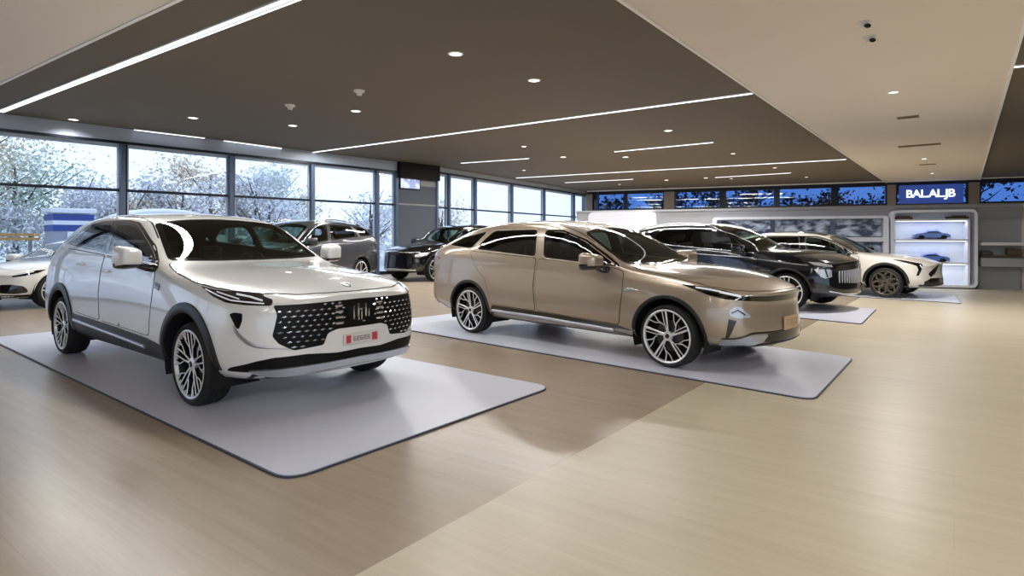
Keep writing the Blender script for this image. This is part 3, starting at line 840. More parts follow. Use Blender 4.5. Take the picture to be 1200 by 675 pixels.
def beige_params():
    P = dict(wb=3.257, hub=.335, tyre_r=.335, rim_r=.285, arch_r=.415, arch_w=.028, arch_t=.012, track=.945, name='estate_car', spoke='multi',
        crease_rows=[(5, -.9, 2.3, .3), (4, -.9, 4.1, .35), (8, 2.7, 4.0, .3)], crease_caps=[(-1, 8, .8)],
        stations=[-.98, -.90, -.70, -.42, 0, .42, .9, 1.4, 1.75, 2.0, 2.3, 2.55, 2.75, 3.0, 3.3, 3.6, 3.83, 3.98, 4.06],
        nose=[(.2, -.10), (.34, 0), (.55, -.02), (.72, -.04), (.8, -.02)], tail=[(.2, -.14), (.45, 0), (.8, -.03), (1.12, .05), (1.3, -.06)],
        nose_from=3.3, tail_to=-.2, nose_bow=.15, tail_bow=.10, zm=.56, cowl_x=2.66, curves_cowl_z=1.03,
        curves=dict(
            wm=[(-.98, .86), (-.90, .925), (-.6, .95), (0, .965), (1.5, .93), (3.0, .955), (3.35, .965), (3.6, .94), (3.83, .88), (3.98, .78), (4.06, .66)],
            zu=[(-.98, .36), (-.6, .26), (1, .24), (3.4, .24), (3.8, .26), (4.06, .29)],
            zb=[(-.98, 1.12), (-.85, 1.20), (-.6, 1.24), (0, 1.22), (1.3, 1.13), (2.3, 1.065), (2.6, 1.02), (3.1, .965), (3.5, .91), (3.83, .84), (4.06, .77)],
            wb=[(-.98, .76), (-.85, .83), (-.4, .865), (.5, .875), (2.3, .875), (3.0, .87), (3.5, .86), (3.83, .79), (3.98, .70), (4.06, .60)],
            ze=[(-.98, 1.16), (-.88, 1.25), (-.65, 1.36), (-.2, 1.50), (.3, 1.575), (1.0, 1.59), (1.5, 1.555), (1.88, 1.465), (2.2, 1.29), (2.55, 1.095), (2.75, 1.04), (3.2, 1.0), (3.6, .95), (3.83, .88), (4.06, .795)],
            we=[(-.98, .68), (-.6, .68), (0, .70), (.8, .73), (1.5, .73), (1.85, .74), (2.2, .79), (2.55, .845), (2.8, .82), (3.4, .80), (3.8, .72), (4.06, .54)],
            zc=[(-.98, 1.17), (-.88, 1.27), (-.65, 1.41), (-.2, 1.56), (.3, 1.625), (1.0, 1.65), (1.4, 1.63), (1.82, 1.54), (2.2, 1.36), (2.66, 1.11), (2.84, 1.075), (3.2, 1.065), (3.6, 1.01), (3.83, .94), (4.06, .83)]),
        windows=[[(1.43, 1.135), (1.36, 1.49), (1.66, 1.485), (2.03, 1.37), (2.32, 1.22), (2.63, 1.055)], [(.10, 1.225), (.20, 1.34), (.38, 1.485), (1.22, 1.495), (1.28, 1.145)], [(-.58, 1.275), (-.30, 1.39), (.22, 1.475), (.10, 1.36), (-.02, 1.235)]],
        window_mats=[M['tint']]*3, frit=.015,
        shield=[(2.64, -.765), (2.80, -.38), (2.86, 0), (2.80, .38), (2.64, .765), (1.93, .67), (1.85, .3), (1.83, 0), (1.85, -.3), (1.93, -.67)],
        rear_glass=[(-.55, 1.26), (.55, 1.26), (.5, 1.42), (-.5, 1.42)],
        rear_lamps=[[(-.90, 1.03), (-.90, 1.10), (0, 1.11), (.90, 1.10), (.90, 1.03), (0, 1.06)]],
        doors=[[(1.34, 1.115), (1.31, .75), (1.35, .44), (2.64, .40), (2.68, .76), (2.68, 1.0), (2.5, 1.045), (2.0, 1.075)],
               [(-.02, 1.19), (.13, .98), (.36, .80), (.49, .46), (1.31, .44), (1.27, .75), (1.30, 1.12)]],
        handles=[], mirror_half=True, mirror_dim=(.10, .135, .095), mirror=(2.36, 1.085, 1.115), seat_mat=M['seat'])
    return P

def beige_suv():
    P = beige_params()
    root, h, body = base_car(P, M['beige'])
    lift = lambda q: inset(smooth_poly(q, .06), -.012)
    for q in P['windows']:
        ribbon(h, 'window_moulding', -90, lift(q), .016, .006, M['beige'], root, closed=True, mirror=True)
    for sg in (-1, 1):
        ribbon(h, 'roof_channel', 'T', [(-.5, sg*.60), (.4, sg*.655), (1.3, sg*.66), (1.95, sg*.70), (2.3, sg*.745)], .012, .002, M['seam'], root)
    hl = [(2.90, 0), (2.84, -.4), (2.72, -.80), (3.02, -.84), (3.42, -.855), (3.70, -.82), (3.88, -.73), (4.02, -.56), (4.13, -.30), (4.165, 0)]
    hood = hl + [(x, -y) for x, y in reversed(hl[1:-1])]
    hp = smooth_poly(hood, .05)
    patch(h, 'bonnet', 'T', hp, M['beige'], root, off=.005, back=.012, step=.06)
    ribbon(h, 'bonnet_gap', 'T', hp, .012, .0012, M['seam'], root, closed=True)
    L3 = [(3.40, -.88, .895), (3.62, -.85, .885), (3.84, -.77, .85), (3.98, -.69, .80), (3.99, -.70, .755), (3.86, -.81, .765), (3.70, -.87, .805)]
    lamps = patch(h, 'headlamp', -35, smooth_poly(uz(-35, L3), .015), M['gloss'], root, mirror=True, off=.006, step=.03)
    for k in range(2):
        for ln, w_ in (([(3.55, -.86, .872), (3.70, -.83, .855), (3.80, -.80, .838)], .018), ([(3.78, -.80, .835), (3.88, -.75, .815), (3.96, -.70, .795)], .024)):
            r_ = ribbon(h, 'light_blade', -35, uz(-35, ln), w_, .008, M['led'], lamps[k], off=.006)[0]
            if k: r_.data.transform(Matrix.Scale(-1, 4, (0, 1, 0))); r_.data.flip_normals()
    bar = [(-.72, .755), (-.70, .80), (-.45, .792), (0, .795), (.45, .792), (.70, .80), (.72, .755), (.42, .735), (0, .732), (-.42, .735)]
    patch(h, 'front_light_bar', 0, smooth_poly(bar, .01), M['gloss'], root, off=.005, step=.04)
    ribbon(h, 'front_lip_line', 0, [(-.68, .80), (-.45, .80), (0, .803), (.45, .80), (.68, .80)], .012, .008, M['chrome'], root)
    fg = [(3.89, -.80, .655), (3.93, -.77, .695), (3.98, -.72, .69), (4.05, -.63, .585), (3.97, -.75, .575), (3.90, -.80, .60)]
    fogs = patch(h, 'fog_lamp', -45, smooth_poly(uz(-45, fg), .02), M['lens'], root, mirror=True, off=.006, step=.025)
    for k in range(2):
        r_ = ribbon(h, 'lamp_divider', -45, uz(-45, [(3.91, -.79, .63), (3.96, -.75, .66), (4.01, -.69, .61)]), .012, .006, M['gloss'], fogs[k], off=.005)[0]
        if k: r_.data.transform(Matrix.Scale(-1, 4, (0, 1, 0))); r_.data.flip_normals()
    sl = [(3.89, -.81, .57), (3.95, -.76, .555), (3.885, -.80, .375), (3.86, -.82, .37)]
    patch(h, 'air_slit', -45, uz(-45, sl), M['gloss'], root, mirror=True, off=.004, step=.025)
    sv = [(-.83, .345), (-.77, .35), (-.66, .405), (-.44, .40), (-.50, .33), (-.68, .285), (-.80, .30)]
    patch(h, 'silver_lip', 0, smooth_poly(sv, .02), M['satin'], root, off=.012, back=.02, step=.04)
    patch(h, 'silver_lip', 0, smooth_poly([(-y, z) for y, z in sv], .02), M['satin'], root, off=.012, back=.02, step=.04)
    patch(h, 'lower_intake', 0, smooth_poly([(-.47, .405), (0, .42), (.47, .405), (.52, .33), (.3, .315), (-.3, .315), (-.52, .33)], .02), M['gloss'], root, off=.005, step=.04)
    ribbon(h, 'bumper_line', 0, smooth_poly([(-.83, .365), (-.77, .368), (-.64, .425), (-.33, .42), (0, .43), (.33, .42), (.64, .425), (.77, .368), (.83, .365)], .05, closed=False), .020, .004, M['gloss'], root)
    ribbon(h, 'front_splitter', 0, [(-.80, .285), (-.5, .30), (0, .305), (.5, .30), (.80, .285)], .03, .012, M['trim'], root)
    ub = [(-.84, .28), (-.5, .285), (0, .29), (.5, .285), (.84, .28), (.82, .20), (-.82, .20)]
    patch(h, 'under_bumper', 0, ub, M['trim'], root, off=.004, back=.01, step=.045)
    patch(h, 'sill_gap', -90, [(.50, .445), (1.3, .43), (2.62, .385), (2.80, .345), (.46, .38)], M['gloss'], root, mirror=True, off=.006, step=.05)
    ribbon(h, 'sill_strip', -90, [(.50, .375), (1.4, .36), (2.55, .325)], .034, .022, M['satin'], root, mirror=True)
    patch(h, 'sill_cladding', -90, [(.46, .352), (1.4, .338), (2.7, .30), (2.78, .255), (.46, .265)], M['bronze'], root, mirror=True, off=.004, step=.05)  # lower sill's shade painted on as a darker tone
    ribbon(h, 'fender_badge', -90, [(2.71, .80), (2.80, .812), (2.90, .805)], .05, .010, M['chrome'], root, mirror=True, taper=lambda t: 1-t*.8)
    patch(h, 'rear_valance', 180, [(-.92, .52), (.92, .52), (.88, .24), (-.88, .24)], M['trim'], root, off=.006, step=.06)
    ribbon(h, 'rear_spoiler', 180, [(-.78, 1.235), (0, 1.26), (.78, 1.235)], .05, .03, M['beige'], root)
    name_plate(h, root, -.19, .17, .425, .565, 'tan')
    return root, P

def scaled(P, kx=1.0, kz=1.0, xg=None):
    """the same family of body, longer or taller"""
    Q = dict(P)
    Q['stations'] = [x*kx for x in P['stations']]; Q['wb'] = P['wb']*kx
    for k in ('nose_from', 'tail_to', 'cowl_x'): Q[k] = P[k]*kx
    Q['curves_cowl_z'] = P['curves_cowl_z']*kz
    Q['curves'] = {k: [(a*kx, b*(kz if k[0] == 'z' else 1)) for a, b in v] for k, v in P['curves'].items()}
    sc2 = lambda q: [(a*kx, b*kz) for a, b in q]
    Q['windows'] = [sc2(q) for q in P['windows']]; Q['doors'] = [sc2(q) for q in P['doors']]
    Q['shield'] = [(a*kx, b) for a, b in P['shield']]
    Q['rear_glass'] = [(a, b*kz) for a, b in P['rear_glass']]; Q['rear_lamps'] = [[(a, b*kz) for a, b in q] for q in P['rear_lamps']]
    m = P['mirror']; Q['mirror'] = (m[0]*kx, m[1], m[2]*kz)
    Q['crease_rows'] = [(r, a*kx, b*kx, w) for r, a, b, w in P['crease_rows']]
    Q['nose'] = [(a*kz, b) for a, b in P['nose']]; Q['tail'] = [(a*kz, b) for a, b in P['tail']]
    Q['hub'] = P['hub']*kz; Q['tyre_r'] = P['tyre_r']*kz; Q['rim_r'] = P['rim_r']*kz; Q['arch_r'] = P['arch_r']*kz
    return Q
def navy_suv():
    P = scaled(beige_params(), 1.0, 1.045)
    P.update(name='crossover_car', window_mats=[M['side'], M['tint'], M['tint']], spoke='ten', track=.95, seat_mat=M['cabinlight'], level=3)
    P['curves'] = dict(P['curves'])
    # blunter, taller nose
    P['curves']['zb'] = [(a, b+max(0, (a-2.6))*.045) for a, b in P['curves']['zb']]
    P['curves']['ze'] = [(a, b+max(0, (a-2.6))*.045) for a, b in P['curves']['ze']]
    P['curves']['zc'] = [(a, b+max(0, (a-2.6))*.05) for a, b in P['curves']['zc']]
    P['surround'] = [(a*1.0, b*1.045) for a, b in [(-.62, 1.27), (-.33, 1.405), (.2, 1.50), (.38, 1.515), (1.66, 1.505), (2.05, 1.385), (2.34, 1.235), (2.70, 1.04), (1.3, 1.115), (.1, 1.205)]]
    root, h, body = base_car(P, M['navy'])
    if True:
        arc = [(-.50, 1.41), (-.30, 1.475), (.4, 1.575), (1.3, 1.58), (1.7, 1.57), (2.06, 1.45), (2.35, 1.30), (2.66, 1.115)]
        ribbon(h, 'window_moulding', -90, arc, .026, .010, M['chrome'], root, mirror=True)
        ribbon(h, 'belt_moulding', -90, [(-.55, 1.30), (.1, 1.262), (1.3, 1.17), (2.6, 1.085)], .018, .008, M['chrome'], root, mirror=True)
        ribbon(h, 'shoulder_moulding', -90, [(.9, 1.06), (1.9, 1.01), (2.6, .985)], .016, .006, M['satin'], root, mirror=True)
    for sg in (-1, 1):
        bm = bmesh.new(); pts = []
        for x in [-.35+.2*i for i in range(11)]:
            co, n = h.cast('T', (x, sg*.66)); pts.append(co+Vector((0, 0, .035 if 0 < len(pts) < 10 else .0)))
        add_tube(bm, pts, .016, 8); fix(bm); mesh_obj('roof_rail', bm, M['satin'], root, True)
    hl = [(2.90, 0), (2.84, -.4), (2.72, -.80), (3.02, -.84), (3.42, -.85), (3.70, -.80), (3.90, -.70), (4.02, -.54), (4.12, -.30), (4.15, 0)]
    hp = smooth_poly(hl + [(x, -y) for x, y in reversed(hl[1:-1])], .05)
    patch(h, 'bonnet', 'T', hp, M['navy'], root, off=.005, back=.012, step=.07)
    lens = [(3.62, -.86, .93), (3.80, -.80, .92), (3.97, -.70, .88), (4.00, -.69, .84), (3.88, -.80, .85), (3.74, -.86, .875)]
    patch(h, 'headlamp', -35, uz(-35, lens), M['lens'], root, mirror=True, off=.006, step=.035)
    low = [(3.72, -.87, .80), (3.88, -.80, .80), (3.98, -.71, .79), (3.99, -.71, .66), (3.90, -.80, .63), (3.84, -.84, .66)]
    fl = patch(h, 'corner_lamp', -35, uz(-35, low), M['lens'], root, mirror=True, off=.006, step=.03)
    for k in range(2):
        r_ = ribbon(h, 'lamp_divider', -35, uz(-35, [(3.90, -.79, .80), (3.93, -.77, .65)]), .03, .008, M['gloss'], fl[k], off=.004)[0]
        if k: r_.data.transform(Matrix.Scale(-1, 4, (0, 1, 0))); r_.data.flip_normals()
    g = patch(h, 'grille', 0, smooth_poly([(-.66, .84), (0, .86), (.66, .84), (.62, .52), (.5, .47), (-.5, .47), (-.62, .52)], .03), M['gloss'], root, off=.005, step=.045)[0]
    bm = bmesh.new()
    for k in range(-9, 10):
        y = k*.064
        co, n = h.cast(0, (y, .66)); add_box(bm, (co.x+.008, y, .66), (.03, .026, .28-.02*abs(k)/3), bevel=.006)
    fix(bm); mesh_obj('grille_slats', bm, M['lens'], g, True, angle=35)
    patch(h, 'lower_intake', 0, [(-.74, .41), (0, .43), (.74, .41), (.74, .33), (-.74, .33)], M['gloss'], root, off=.004, step=.045)
    ribbon(h, 'chrome_lip', 0, [(-.76, .40), (-.5, .345), (0, .335), (.5, .345), (.76, .40)], .028, .014, M['chrome'], root)
    patch(h, 'sill_cladding', -90, [(.46, .43), (2.68, .39), (2.78, .26), (.46, .27)], M['trim'], root, mirror=True, off=.006, step=.06)
    ribbon(h, 'sill_strip', -90, [(.50, .39), (2.6, .34)], .022, .016, M['chrome'], root, mirror=True)
    return root, P

def ivory_crossover():
    P = scaled(beige_params(), .96, .945)
    P.update(name='crossover_car', window_mats=[M['side'], M['tint'], M['tint']], spoke='petal', rim_mat=M['bronze'], arch_w=.05, arch_t=.016, mirror_mat=M['gloss'], level=3)
    P['tyre_r'], P['hub'], P['rim_r'], P['arch_r'] = .345, .345, .27, .42
    P['surround'] = [(a*0.96, b*0.945) for a, b in [(-.62, 1.27), (-.33, 1.405), (.2, 1.50), (.38, 1.515), (1.66, 1.505), (2.05, 1.385), (2.34, 1.235), (2.70, 1.04), (1.3, 1.115), (.1, 1.205)]]
    root, h, body = base_car(P, M['ivory'])
    patch(h, 'roof_panel', 'T', smooth_poly([(-.45, -.56), (.5, -.60), (1.3, -.62), (1.73, -.60), (1.70, 0), (1.73, .60), (1.3, .62), (.5, .60), (-.45, .56)], .08), M['gloss'], root, off=.006, step=.08)
    lamp = [(3.25, -.86, .885), (3.45, -.84, .865), (3.66, -.76, .82), (3.78, -.69, .79), (3.78, -.70, .74), (3.74, -.74, .62), (3.70, -.77, .53), (3.66, -.80, .53), (3.70, -.76, .66), (3.69, -.78, .745), (3.60, -.82, .785), (3.45, -.86, .83)]
    lamps = patch(h, 'headlamp', -38, smooth_poly(uz(-38, lamp), .012), M['gloss'], root, mirror=True, off=.007, step=.03)
    for k in range(2):
        r_ = ribbon(h, 'light_blade', -38, uz(-38, [(3.74, -.73, .77), (3.76, -.71, .70)]), .02, .008, M['led'], lamps[k], off=.006)[0]
        if k: r_.data.transform(Matrix.Scale(-1, 4, (0, 1, 0))); r_.data.flip_normals()
    for sg in (1, -1):
        patch(h, 'front_slash', 0, [(sg*.60, .56), (sg*.56, .60), (sg*.20, .80), (sg*.12, .82), (sg*.12, .76), (sg*.40, .56), (sg*.55, .50)], M['gloss'], root, off=.006, step=.035)
    patch(h, 'lower_intake', 0, [(-.72, .40), (-.55, .47), (.55, .47), (.72, .40), (.70, .31), (-.70, .31)], M['gloss'], root, off=.005, step=.04)
    ribbon(h, 'front_splitter', 0, [(-.76, .31), (0, .32), (.76, .31)], .04, .014, M['trim'], root)
    patch(h, 'under_bumper', 0, [(-.80, .285), (.80, .285), (.80, .20), (-.80, .20)], M['trim'], root, off=.004, back=.01, step=.05)
    patch(h, 'sill_cladding', -90, [(.46, .42), (2.6, .38), (2.68, .26), (.46, .26)], M['trim'], root, mirror=True, off=.008, step=.06)
    return root, P

def graphite_suv():
    P = scaled(beige_params(), 1.08, 1.16)
    P.update(name='people_carrier_car', spoke='ten', level=2, seat_mat=M['cabinlight'], window_mats=[M['side'], M['side'], M['side']])
    P['curves'] = dict(P['curves'])
    P['curves']['ze'] = [(-1.06, 1.30), (-.98, 1.42), (-.80, 1.60), (-.4, 1.74), (.3, 1.80)] + [q for q in P['curves']['ze'] if q[0] > .8]
    P['curves']['zc'] = [(-1.06, 1.32), (-.98, 1.45), (-.80, 1.66), (-.4, 1.82), (.3, 1.87)] + [q for q in P['curves']['zc'] if q[0] > .8]
    P['windows'][2] = [(-.72, 1.45), (-.60, 1.60), (-.45, 1.68), (.20, 1.71), (.06, 1.60), (-.03, 1.435)]
    P['windows'][1] = [(.08, 1.42), (.20, 1.60), (.36, 1.72), (1.32, 1.73), (1.38, 1.33)]
    P['rear_glass'] = [(-.6, 1.45), (.6, 1.45), (.55, 1.68), (-.55, 1.68)]
    root, h, body = base_car(P, M['graphite'])
    L3 = [(3.75, -.88, 1.05), (4.0, -.80, 1.02), (4.25, -.68, .95), (4.27, -.70, .90), (4.1, -.82, .92)]
    patch(h, 'headlamp', -35, uz(-35, L3), M['lens'], root, mirror=True, off=.006, step=.04)
    patch(h, 'grille', 0, smooth_poly([(-.6, .88), (.6, .88), (.55, .55), (-.55, .55)], .04), M['gloss'], root, off=.005, step=.06)
    patch(h, 'sill_cladding', -90, [(.50, .52), (2.86, .48), (2.95, .30), (.50, .30)], M['trim'], root, mirror=True, off=.008, step=.08)
    for sg in (-1, 1):
        bm = bmesh.new(); pts = []
        for x in [-.35+.22*i for i in range(11)]:
            co, n = h.cast('T', (x, sg*.66)); pts.append(co+Vector((0, 0, .04 if 0 < len(pts) < 10 else .0)))
        add_tube(bm, pts, .018, 8); fix(bm); mesh_obj('roof_rail', bm, M['chrome'], root, True)
    return root, P

def black_suv():
    P = scaled(beige_params(), 1.04, 1.14)
    P.update(name='crossover_car', spoke='ten', level=2, window_mats=[M['side']]*3, rim_mat=M['satin'], seat_mat=M['cabinlight'])
    P['surround'] = [(a*1.04, b*1.14) for a, b in [(-.62, 1.27), (-.33, 1.405), (.2, 1.50), (.38, 1.515), (1.66, 1.505), (2.05, 1.385), (2.34, 1.235), (2.70, 1.04), (1.3, 1.115), (.1, 1.205)]]
    root, h, body = base_car(P, M['black'])
    L3 = [(3.62, -.88, .93), (3.85, -.83, .92), (4.08, -.71, .87), (4.12, -.70, .79), (3.95, -.80, .79), (3.75, -.86, .83)]
    patch(h, 'headlamp', -35, uz(-35, L3), M['lens'], root, mirror=True, off=.006, step=.04)
    patch(h, 'grille', 0, smooth_poly([(-.6, .80), (.6, .80), (.55, .50), (-.55, .50)], .04), M['gloss'], root, off=.005, step=.06)
    ribbon(h, 'chrome_lip', 0, [(-.74, .38), (0, .40), (.74, .38)], .05, .014, M['satin'], root)
    ribbon(h, 'belt_moulding', -90, [(-.6, 1.41), (.1, 1.38), (1.3, 1.28), (2.68, 1.185)], .022, .008, M['chrome'], root, mirror=True)
    arc = [(-.55, 1.50), (-.30, 1.60), (.4, 1.70), (1.3, 1.71), (1.8, 1.69), (2.2, 1.54), (2.5, 1.38), (2.72, 1.23)]
    ribbon(h, 'window_moulding', -90, arc, .022, .008, M['chrome'], root, mirror=True)
    return root, P

def white_saloon():
    P = scaled(beige_params(), .85, .85)
    P.update(name='saloon_car', shield_mat=M['tint'], spoke='ten', level=3, window_mats=[M['side']]*3)
    P['tyre_r'], P['hub'], P['rim_r'], P['arch_r'] = .33, .33, .255, .375
    P['arch_mat'] = M['sedan']
    root, h, body = base_car(P, M['sedan'])
    L3 = [(2.86, -.87, .765), (3.04, -.84, .755), (3.23, -.76, .72), (3.37, -.66, .685), (3.38, -.68, .64), (3.21, -.80, .66), (3.02, -.87, .71)]
    lamps = patch(h, 'headlamp', -40, smooth_poly(uz(-40, L3), .015), M['gloss'], root, mirror=True, off=.007, step=.03)
    for k in range(2):
        r_ = ribbon(h, 'light_blade', -40, uz(-40, [(3.08, -.83, .73), (3.25, -.75, .70), (3.37, -.67, .675)]), .016, .008, M['led'], lamps[k], off=.006)[0]
        if k: r_.data.transform(Matrix.Scale(-1, 4, (0, 1, 0))); r_.data.flip_normals()
    iv = [(3.18, -.82, .34), (3.18, -.82, .40), (3.25, -.79, .47), (3.39, -.67, .50), (3.47, -.5, .50), (3.47, -.5, .34), (3.34, -.7, .32)]
    patch(h, 'corner_intake', -35, smooth_poly(uz(-35, iv), .03), M['gloss'], root, mirror=True, off=.006, step=.035)
    patch(h, 'lower_intake', 0, [(-.48, .50), (.48, .50), (.52, .36), (-.52, .36)], M['gloss'], root, off=.005, step=.05)
    ub = [(-.86, .295), (0, .31), (.86, .295), (.84, .19), (-.84, .19)]
    patch(h, 'front_splitter', 0, ub, M['trim'], root, off=.006, back=.01, step=.045)
    patch(h, 'sill_cladding', -90, [(.44, .29), (2.3, .28), (2.32, .21), (.44, .21)], M['trim'], root, mirror=True, off=.006, step=.06)
    ribbon(h, 'window_moulding', -90, [(-.54, 1.10), (-.26, 1.20), (.35, 1.28), (1.13, 1.285), (1.46, 1.27), (1.75, 1.18), (2.0, 1.06), (2.25, .91)], .018, .008, M['satin'], root, mirror=True)
    return root, P

# ------------------------------------------------------------------ room materials
def wood(name, c1, c2, rot, rough=.34):
    m = bpy.data.materials.new(name); m.use_nodes = True; nt = m.node_tree; b = nt.nodes['Principled BSDF']
    N = nt.nodes.new; Lk = nt.links.new
    geo = N('ShaderNodeNewGeometry'); mp = N('ShaderNodeMapping'); mp.inputs['Rotation'].default_value = (0, 0, rot)
    Lk(geo.outputs['Position'], mp.inputs['Vector'])
    br = N('ShaderNodeTexBrick'); br.offset = .37; br.inputs['Scale'].default_value = 1.0
    br.inputs['Brick Width'].default_value = 2.6; br.inputs['Row Height'].default_value = .42; br.inputs['Mortar Size'].default_value = .0025; br.inputs['Mortar Smooth'].default_value = .4
    br.inputs['Color1'].default_value = (.40, .40, .40, 1); br.inputs['Color2'].default_value = (.60, .60, .60, 1); br.inputs['Mortar'].default_value = (.22, .22, .22, 1)
    Lk(mp.outputs[0], br.inputs['Vector'])
    mp2 = N('ShaderNodeMapping'); mp2.inputs['Scale'].default_value = (.55, 9, 1); Lk(mp.outputs[0], mp2.inputs['Vector'])
    n1 = N('ShaderNodeTexNoise'); n1.inputs['Scale'].default_value = 1.3; n1.inputs['Detail'].default_value = 7; n1.inputs['Roughness'].default_value = .6; n1.inputs['Distortion'].default_value = .35
    Lk(mp2.outputs[0], n1.inputs['Vector'])
    mp3 = N('ShaderNodeMapping'); mp3.inputs['Scale'].default_value = (1.2, 45, 1); Lk(mp.outputs[0], mp3.inputs['Vector'])
    n2 = N('ShaderNodeTexNoise'); n2.inputs['Scale'].default_value = 1.6; n2.inputs['Detail'].default_value = 4; Lk(mp3.outputs[0], n2.inputs['Vector'])
    a = N('ShaderNodeMath'); a.operation = 'MULTIPLY_ADD'; a.inputs[1].default_value = .85; Lk(n1.outputs['Fac'], a.inputs[0])
    a2 = N('ShaderNodeMath'); a2.operation = 'MULTIPLY_ADD'; a2.inputs[1].default_value = .35; a2.inputs[2].default_value = -.10; Lk(n2.outputs['Fac'], a2.inputs[0]); Lk(a2.outputs[0], a.inputs[2])
    a3 = N('ShaderNodeMath'); a3.operation = 'MULTIPLY_ADD'; a3.inputs[1].default_value = .62; Lk(br.outputs['Color'], a3.inputs[0])
    s_ = N('ShaderNodeMath'); s_.operation = 'SUBTRACT'; s_.inputs[1].default_value = .31; Lk(a.outputs[0], s_.inputs[0]); Lk(s_.outputs[0], a3.inputs[2])
    rp = N('ShaderNodeValToRGB'); rp.color_ramp.elements[0].position = .0; rp.color_ramp.elements[1].position = 1.0
    rp.color_ramp.elements[0].color = lin(c1); rp.color_ramp.elements[1].color = lin(c2)
    Lk(a3.outputs[0], rp.inputs['Fac']); Lk(rp.outputs['Color'], b.inputs['Base Color'])
    b.inputs['Roughness'].default_value = rough; b.inputs['Specular IOR Level'].default_value = .5
    bp = N('ShaderNodeBump'); bp.inputs['Strength'].default_value = .12; bp.inputs['Distance'].default_value = .002
    Lk(n2.outputs['Fac'], bp.inputs['Height']); Lk(bp.outputs[0], b.inputs['Normal'])
    return m
DA = Vector((math.sin(RD(36.5)), math.cos(RD(36.5)), 0)); DB = Vector((-math.cos(RD(36.5)), math.sin(RD(36.5)), 0))
ROT = -math.atan2(DB.y, DB.x)
M.update(
    floor_light=wood('oak_boards_paler', (168, 155, 131), (203, 193, 171), ROT),
    floor_brown=wood('oak_boards_browner', (140, 123, 103), (168, 153, 134), ROT, .27),
    ceil_dark=mat('dark_grey_ceiling', (108, 101, 88), rough=.75, spec=.3, var=.04, vscale=.4),
    ceil_white=mat('warm_white_ceiling', (228, 221, 210), rough=.9),
    slab_edge=mat('slab_edge_white', (240, 240, 238), rough=.6),
    shadow_gap=mat('black_shadow_gap', (14, 14, 15), rough=.9),
    mat_grey=mat('pale_grey_vinyl', (196, 198, 212), rough=.32, var=.03, vscale=1.2),
    mat_edge=mat('dark_mat_edge', (52, 56, 70), rough=.6),
    frame=mat('blue_grey_aluminium', (84, 98, 120), rough=.45, metal=.4),
    framedark=mat('dark_aluminium', (26, 32, 44), rough=.4, metal=.4),
    header=mat('pale_blue_grey_panel', (176, 188, 204), rough=.45),
    column=mat('grey_cladding', (78, 84, 94), rough=.7),
    wall=mat('grey_plaster', (150, 148, 146), rough=.85, var=.03, vscale=.7),
    wallmid=mat('mid_grey_panel', (158, 159, 163), rough=.7),
    walldark=mat('dark_grey_panel', (142, 142, 142), rough=.7),
    post=mat('taupe_post', (134, 125, 115), rough=.7),
    white=mat('white_lacquer', (226, 229, 238), rough=.35),
    whitein=mat('white_niche', (222, 228, 240), rough=.5),
    strip=lamp_mat('strip_light_glow', (238, 243, 252), 1.6),
    down=lamp_mat('downlight_glow', (255, 252, 244), 3.0),
    fixture=mat('white_fixture', (222, 220, 216), rough=.5),
    vent=mat('brown_grille', (128, 104, 82), rough=.7),
    blackplastic=mat('black_plastic', (14, 14, 15), rough=.3),
    sign=mat('blue_sign_face', (44, 66, 138), rough=.4, emit=(44, 66, 138), es=.5),
    letter=lamp_mat('white_letter_glow', (225, 236, 255), 1.1),
    ground=mat('frosted_paving', (206, 210, 216), rough=.9, var=.08, vscale=.6),
    bark=mat('bark', (92, 84, 80), rough=.95, var=.2, vscale=6),
    orange=mat('orange_barrier_paint', (204, 160, 96), rough=.6),
    vanwhite=mat('white_van_paint', (232, 236, 242), rough=.35, coat=.6),
    vanblue=mat('blue_van_stripe', (52, 74, 150), rough=.4),
    vangrey=mat('grey_van_panel', (150, 156, 170), rough=.5),
    modelblue=mat('model_car_blue', (74, 116, 214), rough=.2, coat=1),
    brownobj=mat('brown_wood_ornament', (84, 68, 48), rough=.6, var=.3, vscale=25),
)
def leaf_mat(name, c1, c2):
    m = mat(name, c1, rough=.9); nt = m.node_tree; b = nt.nodes['Principled BSDF']; b.inputs['Transmission Weight'].default_value = 0
    n = nt.nodes.new('ShaderNodeTexNoise'); n.inputs['Scale'].default_value = 1.6
    tc = nt.nodes.new('ShaderNodeTexCoord'); mx = nt.nodes.new('ShaderNodeMix'); mx.data_type = 'RGBA'
    mx.inputs[6].default_value = lin(c1); mx.inputs[7].default_value = lin(c2)
    nt.links.new(tc.outputs['Object'], n.inputs['Vector']); nt.links.new(n.outputs['Fac'], mx.inputs[0]); nt.links.new(mx.outputs[2], b.inputs['Base Color'])
    return m
M['leaf_frost'] = leaf_mat('frosted_leaves', (244, 246, 250), (196, 198, 204))
M['leaf_brown'] = leaf_mat('brown_leaves', (236, 214, 178), (206, 200, 194))
M['leaf_green'] = leaf_mat('green_leaves', (178, 200, 170), (222, 228, 226))
M['leaf_dark'] = leaf_mat('dark_evergreen_leaves', (36, 42, 34), (60, 58, 50))

